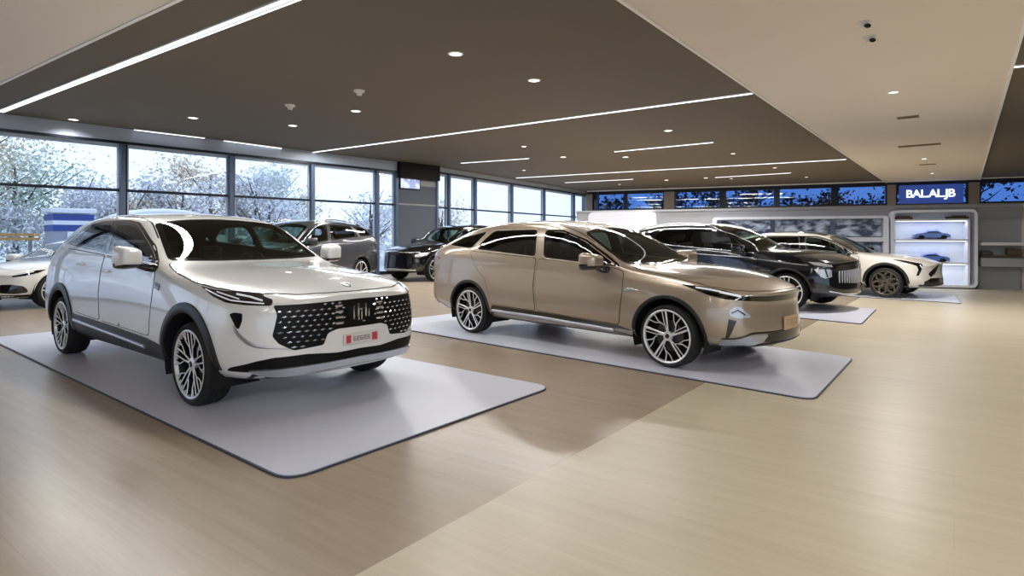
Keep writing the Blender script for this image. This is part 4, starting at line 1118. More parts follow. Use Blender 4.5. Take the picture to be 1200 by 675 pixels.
# ------------------------------------------------------------------ camera, view
cam = bpy.data.cameras.new('camera'); camo = bpy.data.objects.new('camera', cam); C.objects.link(camo)
cam.sensor_width = 36; cam.lens = 36*FOC/1200; cam.shift_y = -(337.5-HOR)/1200
cam.clip_start = .05; cam.clip_end = 400
camo.location = (0, 0, EYE); camo.rotation_euler = (PI/2, 0, 0)
bpy.context.scene.camera = camo
sc = bpy.context.scene
sc.view_settings.view_transform = 'Standard'; sc.view_settings.look = 'None'; sc.view_settings.gamma = 1
sc.view_settings.use_curve_mapping = False; sc.view_settings.exposure = EXPO
w = bpy.data.worlds.new('pale_winter_sky'); sc.world = w; w.use_nodes = True
w.node_tree.nodes['Background'].inputs[0].default_value = (.66, .77, .98, 1)
w.node_tree.nodes['Background'].inputs[1].default_value = SKY

# ------------------------------------------------------------------ room shell
W1a, W1b = spot(0, 134, CEIL), spot(463, 190, CEIL)
W2a, W2b = spot(509, 195.6, CEIL), spot(687, 225, CEIL)
F_a, F_b = spot(689, 224, CEIL), spot(1200, 207, CEIL)
for v in (W1a, W1b, W2a, W2b, F_a, F_b): v.z = 0
d1 = (W1b-W1a).normalized(); W1z = W1a-d1*22
dF = (F_b-F_a).normalized(); FR = F_b+dF*3.0
R1, R2 = Vector((17, -12, 0)), Vector((-14, -12, 0))
hall = [W1z, W1b, W2a, W2b, F_a, FR, R1, R2]
# floor boards in two tones, browner left of a straight line
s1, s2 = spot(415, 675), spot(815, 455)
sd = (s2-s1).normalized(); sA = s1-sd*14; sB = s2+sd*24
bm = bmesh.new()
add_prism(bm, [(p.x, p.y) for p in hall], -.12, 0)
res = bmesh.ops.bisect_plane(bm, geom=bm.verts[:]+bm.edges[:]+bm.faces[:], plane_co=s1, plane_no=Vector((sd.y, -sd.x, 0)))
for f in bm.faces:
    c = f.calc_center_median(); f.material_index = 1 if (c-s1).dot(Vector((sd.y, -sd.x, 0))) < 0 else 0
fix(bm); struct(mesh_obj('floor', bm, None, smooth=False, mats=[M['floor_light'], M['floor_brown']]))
bm = bmesh.new(); add_prism(bm, [(p.x, p.y) for p in [W1z-d1*1, W1b+Vector((-.3, .4, 0)), W2b+Vector((-.4, .4, 0)), FR+Vector((1, 1, 0)), R1, R2]], CEIL, CEIL+.2); fix(bm)
struct(mesh_obj('ceiling', bm, M['ceil_dark'], smooth=False))
def slab(name, pts):
    bm = bmesh.new(); add_prism(bm, [(p.x, p.y) for p in pts], SLAB, CEIL+.02, mi=0)
    fix(bm); bm.normal_update()
    for f in bm.faces:
        if abs(f.normal.z) < .5: f.material_index = 1
    o = struct(mesh_obj(name, bm, None, smooth=False, mats=[M['ceil_white'], M['shadow_gap']]))
    # slim white edge bead
    bm = bmesh.new(); n = len(pts)
    for i in range(n):
        a, b = pts[i], pts[(i+1) % n]; dd = b-a; L = dd.length; c = (a+b)/2
        add_box(bm, (c.x, c.y, SLAB-.006), (L, .05, .02), math.atan2(dd.y, dd.x))
    fix(bm); e = mesh_obj('edge_bead', bm, M['slab_edge'], o, smooth=False)
    return o
# band running to the far wall
bl0, bl1 = spot(727, 0, SLAB), spot(1040, 215, SLAB); dl = (bl1-bl0).normalized()
br0, br1 = spot(1187, 75, SLAB), spot(1148, 212, SLAB); dr = (br1-br0).normalized()
slab('ceiling_band', [bl0-dl*9, bl1, br1, br0-dr*16])
# near left slab
nl0, nl1 = spot(0, 98, SLAB), spot(208, 0, SLAB); dn = (nl1-nl0).normalized()
pA = nl0-dn*8; pB = nl1+dn*7
slab('ceiling_corner', [pA, pB, pB+Vector((-9, -6, 0)), pA+Vector((-2, -8, 0))])

def area(name, loc, sx, sy, rz, power, col=(1, .985, .96)):
    l = bpy.data.lights.new(name, 'AREA'); l.shape = 'RECTANGLE'; l.size = sx; l.size_y = sy; l.energy = power; l.color = col
    o = bpy.data.objects.new(name, l); C.objects.link(o); o.location = loc; o.rotation_euler = (0, 0, rz); return o
# ------------------------------------------------------------------ glazed wall helper
class WallLine:
    def __init__(s, a, b):
        s.a = a.copy(); s.a.z = 0; d = b-a; d.z = 0; s.L = d.length; s.d = d.normalized(); s.n = Vector((s.d.y, -s.d.x, 0)); s.b = b
        if s.n.dot(-s.a) < 0: s.n = -s.n
        s.ang = math.atan2(s.d.y, s.d.x)
    def s_of(s, px, py=250): return (on_wall(px, py, s.a, s.b)-s.a).dot(s.d)
    def z_of(s, px, py): return on_wall(px, py, s.a, s.b).z
    def pt(s, t, z=0, out=0): p = s.a+s.d*t+s.n*out; return Vector((p.x, p.y, z))
    def box(s, bm, s0, s1, z0, z1, o0, o1, mi=0, bevel=0.0):
        c = s.pt((s0+s1)/2, (z0+z1)/2, (o0+o1)/2); add_box(bm, c, (abs(s1-s0), abs(o1-o0), abs(z1-z0)), s.ang, mi, bevel=bevel)
WN = [0]
def glazed(W, posts, ztop, ztr, wallname, zlow=.0, hdr_mat=None):
    """header, posts and one window per bay"""
    bm = bmesh.new(); W.box(bm, posts[0], posts[-1], ztop, CEIL, -.12, .14); fix(bm)
    struct(mesh_obj(wallname, bm, M['header'], smooth=False))
    bm = bmesh.new(); W.box(bm, posts[0], posts[-1], ztop-.02, ztop+.05, .14, .19); fix(bm)
    TN[0] += 1; struct(mesh_obj('trim_%d' % TN[0], bm, M['framedark'], smooth=False))
    for i, p in enumerate(posts):
        bm = bmesh.new(); W.box(bm, p-.06, p+.06, 0, ztop, -.10, .16, bevel=.01); W.box(bm, p+.06, p+.13, 0, ztop, -.06, .05, mi=1); fix(bm)
        TN[0] += 1; struct(mesh_obj('trim_%d' % TN[0], bm, None, smooth=False, mats=[M['frame'], M['framedark']]))
    for i in range(len(posts)-1):
        a, b = posts[i]+.13, posts[i+1]-.06; WN[0] += 1
        bm = bmesh.new()
        W.box(bm, a, b, ztop-.10, ztop, -.03, .03); W.box(bm, a, b, 0, .12, -.03, .03, mi=1); W.box(bm, a, b, ztr-.035, ztr+.035, -.04, .05, mi=1)
        W.box(bm, a, a+.04, .1, ztop, -.03, .03); W.box(bm, b-.04, b, .1, ztop, -.03, .03)
        fix(bm); o = struct(mesh_obj('window_%d' % WN[0], bm, None, smooth=False, mats=[M['header'], M['framedark']]))
        bm = bmesh.new(); W.box(bm, a, b, .12, ztr-.03, -.008, .008); fix(bm); mesh_obj('lower_pane', bm, M['pane'], o, smooth=False)
        bm = bmesh.new(); W.box(bm, a, b, ztr+.03, ztop-.1, -.008, .008); fix(bm); mesh_obj('upper_pane', bm, M['pane'], o, smooth=False)
TN = [0]
W1 = WallLine(W1a, W1b)
ps = [W1.s_of(x) for x in (142, 269, 364, 440)]
step = ps[1]-ps[0]
back = [ps[0]-step*k for k in range(6, 0, -1)]
glazed(W1, back+ps+[W1.L-.02], 3.90, 2.66, 'wall_left')
W2 = WallLine(W2a, W2b)
glazed(W2, [.02]+[W2.s_of(x) for x in (524, 555, 598, 636, 671)]+[W2.L], 4.05, 2.64, 'wall_left_rear')
# column between the two glazed walls
cA, cB = W1b, W2a
bm = bmesh.new()
cn = Vector((cB.y-cA.y, -(cB.x-cA.x), 0)).normalized(); cn = cn if cn.y < 0 else -cn
q = [cA+cn*.10, cB+cn*.10, cB-cn*.9, cA-cn*.15]
add_prism(bm, [(p.x, p.y) for p in q], 0, 2.66); add_prism(bm, [(p.x+cn.x*.02, p.y+cn.y*.02) for p in q], 2.66, 2.72, mi=1)
add_prism(bm, [(p.x, p.y) for p in q], 2.72, 3.45); add_prism(bm, [(p.x+cn.x*.25, p.y+cn.y*.25) for p in q[:2]]+[(p.x, p.y) for p in q[2:]], 3.70, CEIL, mi=2)
add_prism(bm, [(p.x, p.y) for p in q], 3.45, 3.70, mi=1)
fix(bm); struct(mesh_obj('column', bm, None, smooth=False, mats=[M['column'], M['walldark'], M['shadow_gap']]))
CW = WallLine(cA+cn*.10, cB+cn*.10)
bm = bmesh.new(); CW.box(bm, .12, 1.15, 3.28, 3.72, 0, .05, bevel=.01); fix(bm)
sg = mesh_obj('display_screen', bm, M['framedark'], smooth=False)
bm = bmesh.new(); CW.box(bm, .16, 1.11, 3.32, 3.68, .05, .056); fix(bm)
scr = mat('screen_picture', (190, 205, 235), rough=.3, emit=(200, 214, 240), es=.6, var=.0)
nt = scr.node_tree; b_ = nt.nodes['Principled BSDF']; n_ = nt.nodes.new('ShaderNodeTexNoise'); n_.inputs['Scale'].default_value = 4
r_ = nt.nodes.new('ShaderNodeValToRGB'); r_.color_ramp.elements[0].position = .45; r_.color_ramp.elements[1].position = .55
r_.color_ramp.elements[0].color = lin((70, 92, 170)); r_.color_ramp.elements[1].color = lin((214, 224, 240))
t_ = nt.nodes.new('ShaderNodeTexCoord'); nt.links.new(t_.outputs['Object'], n_.inputs['Vector']); nt.links.new(n_.outputs['Fac'], r_.inputs[0]); nt.links.new(r_.outputs[0], b_.inputs['Emission Color'])
mesh_obj('screen', bm, scr, sg, smooth=False)
tag(sg, 'small wide screen showing blue and white, high on the grey column', 'screen')
# corner pier at the far left
bm = bmesh.new(); add_prism(bm, [(W2b.x, W2b.y), (F_a.x+.6, F_a.y-.35), (F_a.x+.8, F_a.y+.6), (W2b.x-.2, W2b.y+.8)], 0, CEIL); fix(bm)
struct(mesh_obj('corner_pier', bm, M['column'], smooth=False))

# ------------------------------------------------------------------ far wall with clerestory
FW = WallLine(F_a, FR); CLO, CHI = 3.06, 4.10
bm = bmesh.new(); FW.box(bm, 0, FW.L, 0, CLO, -.2, 0); fix(bm); struct(mesh_obj('wall_far', bm, M['wall'], smooth=False))
bm = bmesh.new(); FW.box(bm, 0, FW.L, CHI, CEIL, -.2, 0); fix(bm); TN[0] += 1; struct(mesh_obj('trim_%d' % TN[0], bm, M['framedark'], smooth=False))
bm = bmesh.new(); FW.box(bm, 0, FW.L, CEIL-.05, CEIL, .0, .25); fix(bm); TN[0] += 1; struct(mesh_obj('trim_%d' % TN[0], bm, M['slab_edge'], smooth=False))
spans = [(694, 779), (790, 845), (849, 909), (912, 976), (980, 1040), (1049, 1135), (1147, 1240)]
for x0, x1 in spans:
    WN[0] += 1; a, b = FW.s_of(x0), min(FW.s_of(x1), FW.L-.1)
    bm = bmesh.new()
    for q in ((a, b, CLO, CLO+.08), (a, b, CHI-.06, CHI), (a, a+.09, CLO, CHI), (b-.09, b, CLO, CHI)): FW.box(bm, q[0], q[1], q[2], q[3], -.1, .04)
    if x0 == 694:
        m_ = FW.s_of(733); FW.box(bm, m_-.12, m_+.12, CLO, CHI, -.1, .04)
    fix(bm); o = struct(mesh_obj('window_%d' % WN[0], bm, M['framedark'], smooth=False))
    bm = bmesh.new(); FW.box(bm, a+.08, b-.08, CLO+.07, CHI-.05, -.05, -.035); fix(bm); mesh_obj('pane', bm, M['bluepane'], o, smooth=False)
for x0, x1 in ((844.5, 849.5), (908.5, 912.5), (975.5, 980.5)):
    bm = bmesh.new(); FW.box(bm, FW.s_of(x0), FW.s_of(x1), CLO, CHI, -.12, .05); fix(bm)
    TN[0] += 1; struct(mesh_obj('trim_%d' % TN[0], bm, M['framedark'], smooth=False))
for x0, x1 in ((687, 694.5), (778.5, 790.5), (1039.5, 1049.5), (1134.5, 1147.5)):
    bm = bmesh.new(); FW.box(bm, FW.s_of(x0), FW.s_of(x1), CLO if x0 > 1000 or x0 < 700 else 0, CHI, -.15, .10); fix(bm)
    TN[0] += 1; struct(mesh_obj('trim_%d' % TN[0], bm, M['post'], smooth=False))
# lit sign hung in front of the sixth clerestory window
a, b = FW.s_of(1053), FW.s_of(1128)
bm = bmesh.new(); FW.box(bm, a, b, 3.10, 4.05, .06, .18, bevel=.03); fix(bm); sgn = mesh_obj('lit_sign', bm, M['sign'], smooth=False)
cu = bpy.data.curves.new('txt', 'FONT'); cu.body = 'BAL.AL.JB'; cu.size = .66; cu.extrude = .02; cu.offset = .012; cu.space_character = .92; cu.align_x = 'CENTER'; cu.align_y = 'CENTER'
to = bpy.data.objects.new('txt', cu); C.objects.link(to); bpy.context.view_layer.update()
tm = bpy.data.meshes.new_from_object(to.evaluated_get(bpy.context.evaluated_depsgraph_get())); bpy.data.objects.remove(to)
xs_ = [v.co.x for v in tm.vertices]; wdt = max(xs_)-min(xs_); k_ = (FW.s_of(1118)-FW.s_of(1061))/wdt
tm.materials.clear(); tm.materials.append(M['letter'])
for p in tm.polygons: p.material_index = 0
lt = bpy.data.objects.new('sign_lettering', tm); C.objects.link(lt); lt.parent = sgn
ex = FW.d if FW.d.x > 0 else -FW.d
lt.matrix_world = Matrix.Translation(FW.pt((FW.s_of(1061)+FW.s_of(1118))/2, 3.58, .20)) @ Matrix((( ex.x, 0, FW.n.x, 0), (ex.y, 0, FW.n.y, 0), (0, 1, 0, 0), (0, 0, 0, 1))) @ Matrix.Diagonal((k_, k_, 1, 1))
tag(sgn, 'blue lit sign with white lettering in front of the clerestory, above the white shelf cabinet', 'sign')

# remaining walls, out of frame to the right and behind the camera
bm = bmesh.new(); RW = WallLine(R1, FR); RW.box(bm, 0, RW.L, 0, CEIL, -.2, 0); fix(bm); struct(mesh_obj('wall_right', bm, M['wall'], smooth=False))
BW = WallLine(R2, R1)
n = 7; WNb = [BW.L*i/n for i in range(n+1)]
glazed(BW, [.05]+WNb[1:-1]+[BW.L-.05], 3.6, 2.4, 'wall_back')  # unseen glazing added to let fill daylight in from behind
LW = WallLine(R2, W1z)
bm = bmesh.new(); LW.box(bm, 0, LW.L, 0, CEIL, -.2, 0); fix(bm); struct(mesh_obj('wall_side', bm, M['wall'], smooth=False))

# ------------------------------------------------------------------ low display partition in front of the far wall
PA = Vector((12.16, 16.76, 0)); pd = Vector((-.94, .342, 0)).normalized()
PW = WallLine(PA+pd*10.6, PA-pd*1.75)
TOPZ = 2.30
bm = bmesh.new(); PW.box(bm, 0, PW.L, 0, TOPZ, -.15, 0); PW.box(bm, 0, PW.L, TOPZ-.06, TOPZ, 0, .05); fix(bm)
struct(mesh_obj('display_partition', bm, M['wallmid'], smooth=False))
def PS(x): return PW.s_of(x)
def PZ(x, y): return PW.z_of(x, y)
def rounded_panel(bm, W, s0, s1, z0, z1, o0, o1, r, mi=0):
    pts = smooth_poly([(s0, z0), (s1, z0), (s1, z1), (s0, z1)], r, n=6)
    fr = [bm.verts.new(W.pt(p.x, p.y, o1)) for p in pts]; bk = [bm.verts.new(W.pt(p.x, p.y, o0)) for p in pts]; n = len(pts)
    fs = [bm.faces.new(fr), bm.faces.new(bk[::-1])]
    for i in range(n): fs.append(bm.faces.new((fr[i], bk[i], bk[(i+1) % n], fr[(i+1) % n])))
    for f in fs: f.material_index = mi
def rounded_ring(bm, W, s0, s1, z0, z1, o0, o1, r, t, tt=None):
    P1_ = smooth_poly([(s0, z0), (s1, z0), (s1, z1), (s0, z1)], r, n=6); tt = t if tt is None else tt
    P2_ = smooth_poly([(s0+t, z0+tt), (s1-t, z0+tt), (s1-t, z1-tt), (s0+t, z1-tt)], max(r-t, .02), n=6); n = len(P1_)
    A = [bm.verts.new(W.pt(p.x, p.y, o1)) for p in P1_]; B = [bm.verts.new(W.pt(p.x, p.y, o1)) for p in P2_]
    A2 = [bm.verts.new(W.pt(p.x, p.y, o0)) for p in P1_]; B2 = [bm.verts.new(W.pt(p.x, p.y, o0)) for p in P2_]
    for i in range(n):
        j = (i+1) % n
        bm.faces.new((A[i], A[j], B[j], B[i])); bm.faces.new((A[i], A2[i], A2[j], A[j])); bm.faces.new((B[i], B[j], B2[j], B2[i])); bm.faces.new((A2[i], B2[i], B2[j], A2[j]))
# white shelf cabinet
cb = empty('shelf_cabinet', PW.pt((PS(1041)+PS(1139))/2, 0, .2)); bpy.context.view_layer.update(); cbi = cb.matrix_world.inverted()
def child(name, bm, m, parent, inv, **k):
    o = mesh_obj(name, bm, m, parent, **k); o.matrix_parent_inverse = inv; return o
s0, s1 = PS(1041), PS(1139); zt = PZ(1100, 246.5)
bm = bmesh.new(); rounded_ring(bm, PW, s0, s1, .03, zt, 0, .42, .16, .065, .07); fix(bm); child('carcass', bm, M['white'], cb, cbi, smooth=False)
bm = bmesh.new(); PW.box(bm, s0+.05, s1-.05, .06, zt-.05, .01, .05); fix(bm); child('back_panel', bm, M['whitein'], cb, cbi, smooth=False)
zsh = [PZ(1090, 258), PZ(1090, 281), PZ(1090, 307.5)]
for k, z in enumerate(zsh):
    bm = bmesh.new(); PW.box(bm, s0+.08, s1-.18, z-.03, z+.02, .04, .40, bevel=.008); fix(bm); child('shelf', bm, M['white'], cb, cbi, smooth=False)
for k, z in enumerate(zsh):
    bm = bmesh.new(); PW.box(bm, s0+.12, s1-.24, z-.045, z-.031, .30, .34); fix(bm); child('shelf_lamp', bm, M['strip'], cb, cbi, smooth=False)
    c = PW.pt((s0+s1-.12)/2, z-.055, .30); area('shelf_lamp_beam', c, s1-s0-.4, .05, PW.ang, 2.5, (.86, .92, 1))
bm = bmesh.new(); PW.box(bm, s1-.22, s1-.17, .08, zsh[0], .04, .40); fix(bm); child('upright', bm, M['white'], cb, cbi, smooth=False)
tag(cb, 'tall white rounded shelf cabinet with two lit niches against the grey partition', 'cabinet')
def model_car(s, z, ln, label, col):
    """a scale model: shaped body, glasshouse and four wheels"""
    P0 = PW.pt(s, z, .22); root = empty('model_car', P0, PW.ang); root.scale = (1, 1, .72)
    prof = [(-.5, .07), (-.5, .20), (-.42, .25), (-.26, .27), (-.12, .40), (.12, .42), (.27, .28), (.42, .25), (.5, .19), (.5, .07)]
    bm = bmesh.new(); ws = [-.19, -.15, .15, .19]
    rings = []
    for wv in ws:
        k = .86 if abs(wv) > .18 else 1.0
        rings.append([bm.verts.new((x*ln*(.985 if k < 1 else 1), wv*ln, z_*ln*(k if z_ > .28 else 1))) for x, z_ in prof])
    for A, B in zip(rings, rings[1:]):
        for i in range(len(prof)): j = (i+1) % len(prof); bm.faces.new((A[i], A[j], B[j], B[i]))
    bm.faces.new(rings[0][::-1]); bm.faces.new(rings[-1]); fix(bm); mesh_obj('body', bm, col, root, True, angle=40)
    bm = bmesh.new()
    gp_ = [(-.22, .285), (-.11, .375), (.10, .39), (.22, .295)]
    for sgy in (-1, 1):
        v = [bm.verts.new((x*ln, sgy*.194*ln*(.98), z_*ln*.92)) for x, z_ in gp_]; v2 = [bm.verts.new((x*ln, sgy*.17*ln, z_*ln*.92)) for x, z_ in gp_]
        bm.faces.new(v); bm.faces.new(v2)
        for i in range(4): j = (i+1) % 4; bm.faces.new((v[i], v[j], v2[j], v2[i]))
    fix(bm); mesh_obj('window', bm, M['gloss'], root, False)
    for wx in (-.31, .31):
        for sgy in (-1, 1):
            bm = bmesh.new(); add_lathe(bm, [(0, -.03*ln), (.055*ln, -.03*ln), (.085*ln, -.03*ln), (.09*ln, -.02*ln), (.09*ln, .03*ln), (0, .03*ln)], 20)
            for v in bm.verts: v.co += Vector((wx*ln, sgy*.175*ln, .09*ln))
            fix(bm); mesh_obj('wheel', bm, M['rubber'], root, True, angle=40)
    tag(root, label, 'model car', 'scale models in the white cabinet'); return root
ln = (PS(1110)-PS(1065))*.92
model_car(PS(1088), zsh[1]+.02, ln, 'small blue scale model car on the upper shelf of the white cabinet', M['modelblue'])
model_car(PS(1087), zsh[2]+.02, ln, 'small blue scale model car on the lower shelf of the white cabinet', M['modelblue'])
for x, lab in ((1054, 'left'), (1118, 'right')):
    bm = bmesh.new(); s = PS(x); PW.box(bm, s-.25, s+.25, zsh[0]+.02, zsh[0]+.09, .1, .34, bevel=.025); PW.box(bm, s-.12, s+.2, zsh[0]+.09, zsh[0]+.12, .14, .30, bevel=.012); fix(bm)
    tag(mesh_obj('storage_case', bm, M['brownobj'], smooth=False), 'low dark brown case on the top shelf of the white cabinet, at its %s end' % lab, 'case', 'cases on top of the cabinet')
# left white cabinet head and long framed display
lc = empty('rounded_cabinet', PW.pt((PS(692)+PS(770))/2, 0, .2)); bpy.context.view_layer.update(); li = lc.matrix_world.inverted()
bm = bmesh.new(); rounded_panel(bm, PW, PS(692), PS(770), .05, PZ(730, 249), 0, .35, .18); fix(bm); child('carcass', bm, M['white'], lc, li, smooth=False)
bm = bmesh.new(); PW.box(bm, PS(692)+.08, PS(770)-.08, .0, .05, .03, .30); fix(bm); child('plinth', bm, M['walldark'], lc, li, smooth=False)
tag(lc, 'white cabinet with rounded top corners at the left end of the grey partition', 'cabinet')
fd = empty('framed_display', PW.pt((PS(837)+PS(1040))/2, 0, .1)); bpy.context.view_layer.update(); fi = fd.matrix_world.inverted()
a, b = PS(835), PS(1039); zt2 = PZ(930, 254)
bm = bmesh.new(); rounded_ring(bm, PW, a, b, .40, zt2, 0, .26, .12, .13, .08); fix(bm); child('frame', bm, M['white'], fd, fi, smooth=False)
scn = mat('landscape_print', (120, 134, 160), rough=.3); nt = scn.node_tree; b_ = nt.nodes['Principled BSDF']
n_ = nt.nodes.new('ShaderNodeTexNoise'); n_.inputs['Scale'].default_value = 3.2; n_.inputs['Detail'].default_value = 6
r_ = nt.nodes.new('ShaderNodeValToRGB'); r_.color_ramp.elements[0].position = .40; r_.color_ramp.elements[1].position = .60
r_.color_ramp.elements[0].color = lin((42, 56, 84)); r_.color_ramp.elements[1].color = lin((206, 218, 238))
t_ = nt.nodes.new('ShaderNodeTexCoord'); mp_ = nt.nodes.new('ShaderNodeMapping'); mp_.inputs['Scale'].default_value = (1, 1, 2.2)
nt.links.new(t_.outputs['Object'], mp_.inputs[0]); nt.links.new(mp_.outputs[0], n_.inputs['Vector']); nt.links.new(n_.outputs['Fac'], r_.inputs[0]); nt.links.new(r_.outputs[0], b_.inputs['Base Color'])
xs_ = [843, 905, 975, 1034]
for i in range(3):
    u0, u1 = PS(xs_[i])+.04, PS(xs_[i+1])-.04
    bm = bmesh.new(); PW.box(bm, u0, u1, PZ(930, 277), zt2-.09, .04, .06); fix(bm); child('display_panel', bm, scn, fd, fi, smooth=False)
    bm = bmesh.new(); PW.box(bm, u0, u1, .5, PZ(930, 284), .04, .06); fix(bm); child('display_panel', bm, scn, fd, fi, smooth=False)
for x in (905, 975):
    bm = bmesh.new(); PW.box(bm, PS(x)-.06, PS(x)+.06, .45, zt2-.08, .03, .12); fix(bm); child('divider', bm, M['gloss'], fd, fi, smooth=False)
bm = bmesh.new(); PW.box(bm, a+.1, b-.1, PZ(930, 283), PZ(930, 278), .03, .24); fix(bm); child('shelf', bm, M['white'], fd, fi, smooth=False)
tag(fd, 'long white framed display of pale landscape panels on the grey partition, behind the cars', 'display')
# panels of the right bay
bm = bmesh.new(); s0, s1 = PS(1144), PS(1194); PW.box(bm, s0, s1, 0, PZ(1170, 312), 0, .10); fix(bm); TN[0] += 1; struct(mesh_obj('trim_%d' % TN[0], bm, M['walldark'], smooth=False))
bm = bmesh.new(); PW.box(bm, s0, s1, PZ(1170, 256), TOPZ-.06, 0, .12); fix(bm); TN[0] += 1; struct(mesh_obj('trim_%d' % TN[0], bm, M['walldark'], smooth=False))
sh = empty('wall_shelf', PW.pt((s0+s1)/2, PZ(1170, 304), .2)); bpy.context.view_layer.update(); si = sh.matrix_world.inverted()
bm = bmesh.new(); PW.box(bm, s0, s1, PZ(1170, 312), PZ(1170, 302), .0, .34, bevel=.01); fix(bm); child('ledge', bm, M['wallmid'], sh, si, smooth=False)
bm = bmesh.new(); PW.box(bm, s0, s1, PZ(1170, 287.5), PZ(1170, 284), .0, .34, bevel=.008); fix(bm); child('board', bm, M['fixture'], sh, si, smooth=False)
tag(sh, 'grey wall niche with a pale board over a ledge, right of the white cabinet', 'shelf')
bm = bmesh.new(); PW.box(bm, s0+.05, s1-.05, PZ(1170, 301.5), PZ(1170, 299), .08, .30, bevel=.01)
for (x0, x1, hh) in ((1146, 1157, .13), (1152, 1160, .09), (1180, 1193, .17), (1176, 1186, .20)):
    PW.box(bm, PS(x0), PS(x1), PZ(1170, 299), PZ(1170, 299)+hh, .10, .28, bevel=.035)
fix(bm); tag(mesh_obj('wood_ornament', bm, M['brownobj'], smooth=False), 'long rough brown wooden ornament lying in the grey wall niche', 'ornament')
# low wall end at the right edge of the picture
bm = bmesh.new(); e0 = PW.pt(PW.L, 0, 0)
add_prism(bm, [(e0.x-.02, e0.y-.15), (e0.x+.5, e0.y-.8), (e0.x+1.6, e0.y-.8), (e0.x+1.0, e0.y+.8), (e0.x, e0.y+.4)], 0, TOPZ); fix(bm)
struct(mesh_obj('wall_end', bm, M['ceil_white'], smooth=False))

# ------------------------------------------------------------------ ceiling lights
def strip(p, q, wd, label, power=0, group='linear lights in the dark ceiling', ext0=0, ext1=0):
    a = spot(*p, CEIL); b = spot(*q, CEIL); d = (b-a).normalized(); a = a-d*ext0; b = b+d*ext1
    L = (b-a).length; c = (a+b)/2; ang = math.atan2(d.y, d.x)
    root = empty('linear_light', (c.x, c.y, CEIL), ang)
    bm = bmesh.new(); add_box(bm, (0, 0, -.012), (L, wd, .024)); fix(bm); mesh_obj('housing', bm, M['fixture'], root, smooth=False)
    bm = bmesh.new(); add_box(bm, (0, wd*.0, -.028), (L-.02, wd*.72, .012)); fix(bm); mesh_obj('diffuser', bm, M['strip'], root, smooth=False)
    if wd > .12:
        bm = bmesh.new(); add_box(bm, (0, 0, -.037), (L, wd*.10, .012)); fix(bm); mesh_obj('centre_rail', bm, M['satin'], root, smooth=False)
    tag(root, label, 'ceiling light', group)
    if power: area('strip_beam', (c.x, c.y, CEIL-.06), L*.8, wd, ang, power*L)
    return root
SP = STRIP_W
strip((0, 130), (335, 0), .16, 'long bright linear light crossing the dark ceiling at the upper left', SP*.5, ext0=.0, ext1=8)
strip((350, 180), (882, 108), .10, 'long linear light running from the window header to the white band', SP)
strip((605, 208), (992, 186), .10, 'long linear light farther back, ending at the white band', SP*1.4)
strip((540, 190.5), (620, 185), .08, 'short linear light above the grey column, in front of the farther long one', SP*1.5)
strip((720, 177), (836, 166), .08, 'short linear light at the centre of the dark ceiling', SP*1.5)
strip((838, 207.5), (927, 202), .08, 'short linear light near the far wall, left of the white band', SP*1.5)
strip((662, 213.5), (742, 209.5), .08, 'short linear light near the far left corner of the ceiling', SP*1.5)
strip((157, 151), (240, 161), .09, 'linear light along the window header, above the second pane from the left', 0)
strip((262, 164), (330, 173), .09, 'linear light along the window header, left of the grey column', 0)
strip((1187, 77), (1215, 74), .10, 'linear light in the dark ceiling right of the white band', 0, ext1=3)
DL = [(534, 63, 'downlight nearest the top centre of the dark ceiling'), (626, 94, 'downlight right of the nearest one, before the long linear light'),
      (417, 130, 'downlight just below the right smoke detector'), (226, 138, 'downlight above the second window bay'), (86, 140, 'downlight close to the window header at the far left'),
      (343, 147, 'downlight below the left smoke detector'), (660, 184, 'bright downlight behind the long linear light, at the centre'), (783, 153, 'downlight between the long and the short linear light'),
      (614, 171.5, 'small downlight just behind the long linear light, above the column'), (733, 184, 'downlight under the left end of the central short linear light'), (614, 199.5, 'small downlight in front of the short linear light near the column'),
      (781, 211, 'bright downlight in the far dark ceiling, near the clerestory'), (859, 180, 'small downlight before the band edge, behind the central short light'), (908, 196.5, 'small downlight before the band, behind the farther long light'),
      (827, 208.5, 'downlight at the left end of the farthest short light'), (857, 209.3, 'small downlight under the farthest short light'), (945, 207.5, 'small downlight at the right end of the farthest short light'), (726, 216, 'small downlight near the far left clerestory window')]
def downlight(px, py, zc, label, group, r=.10, power=0, host='dark ceiling'):
    p = spot(px, py, zc)
    bm = bmesh.new(); add_lathe(bm, [(r*.78, 0), (r*.80, -.012), (r, -.010), (r*1.04, 0)], 28, axis='Z'); fix(bm)
    o = mesh_obj('downlight', bm, M['fixture'], smooth=True); o.location = p
    bm = bmesh.new(); add_lathe(bm, [(0, -.006), (r*.80, -.006), (r*.80, .0)], 28, axis='Z'); fix(bm); mesh_obj('lamp', bm, M['down'], o)
    tag(o, label, 'ceiling light', group)
    if power:
        l = bpy.data.lights.new('downlight_beam', 'SPOT'); l.energy = power; l.spot_size = RD(150); l.spot_blend = .6; l.shadow_soft_size = .09; l.color = (1, .975, .94)
        lo = bpy.data.objects.new('downlight_beam', l); C.objects.link(lo); lo.location = p-Vector((0, 0, .05))
    return o
for px, py, lab in DL: downlight(px, py, CEIL, 'round '+lab, 'downlights in the dark ceiling', r=.12 if 'small' not in lab else .09, power=DOWN_W*(3.5 if (px, py) == (783, 153) else .4 if px == 86 else 1 if py < 135 else 1.4))
downlight(1047, 108, SLAB, 'round downlight in the white band, nearest the ceiling cameras', 'downlights in the white band', power=DOWN_W*5)
downlight(1083, 186, SLAB, 'round downlight in the white band, behind the slotted vent', 'downlights in the white band', power=DOWN_W*2.5)
downlight(1092, 203, SLAB, 'round downlight in the white band, closest to the lit sign', 'downlights in the white band', power=DOWN_W*2.5)
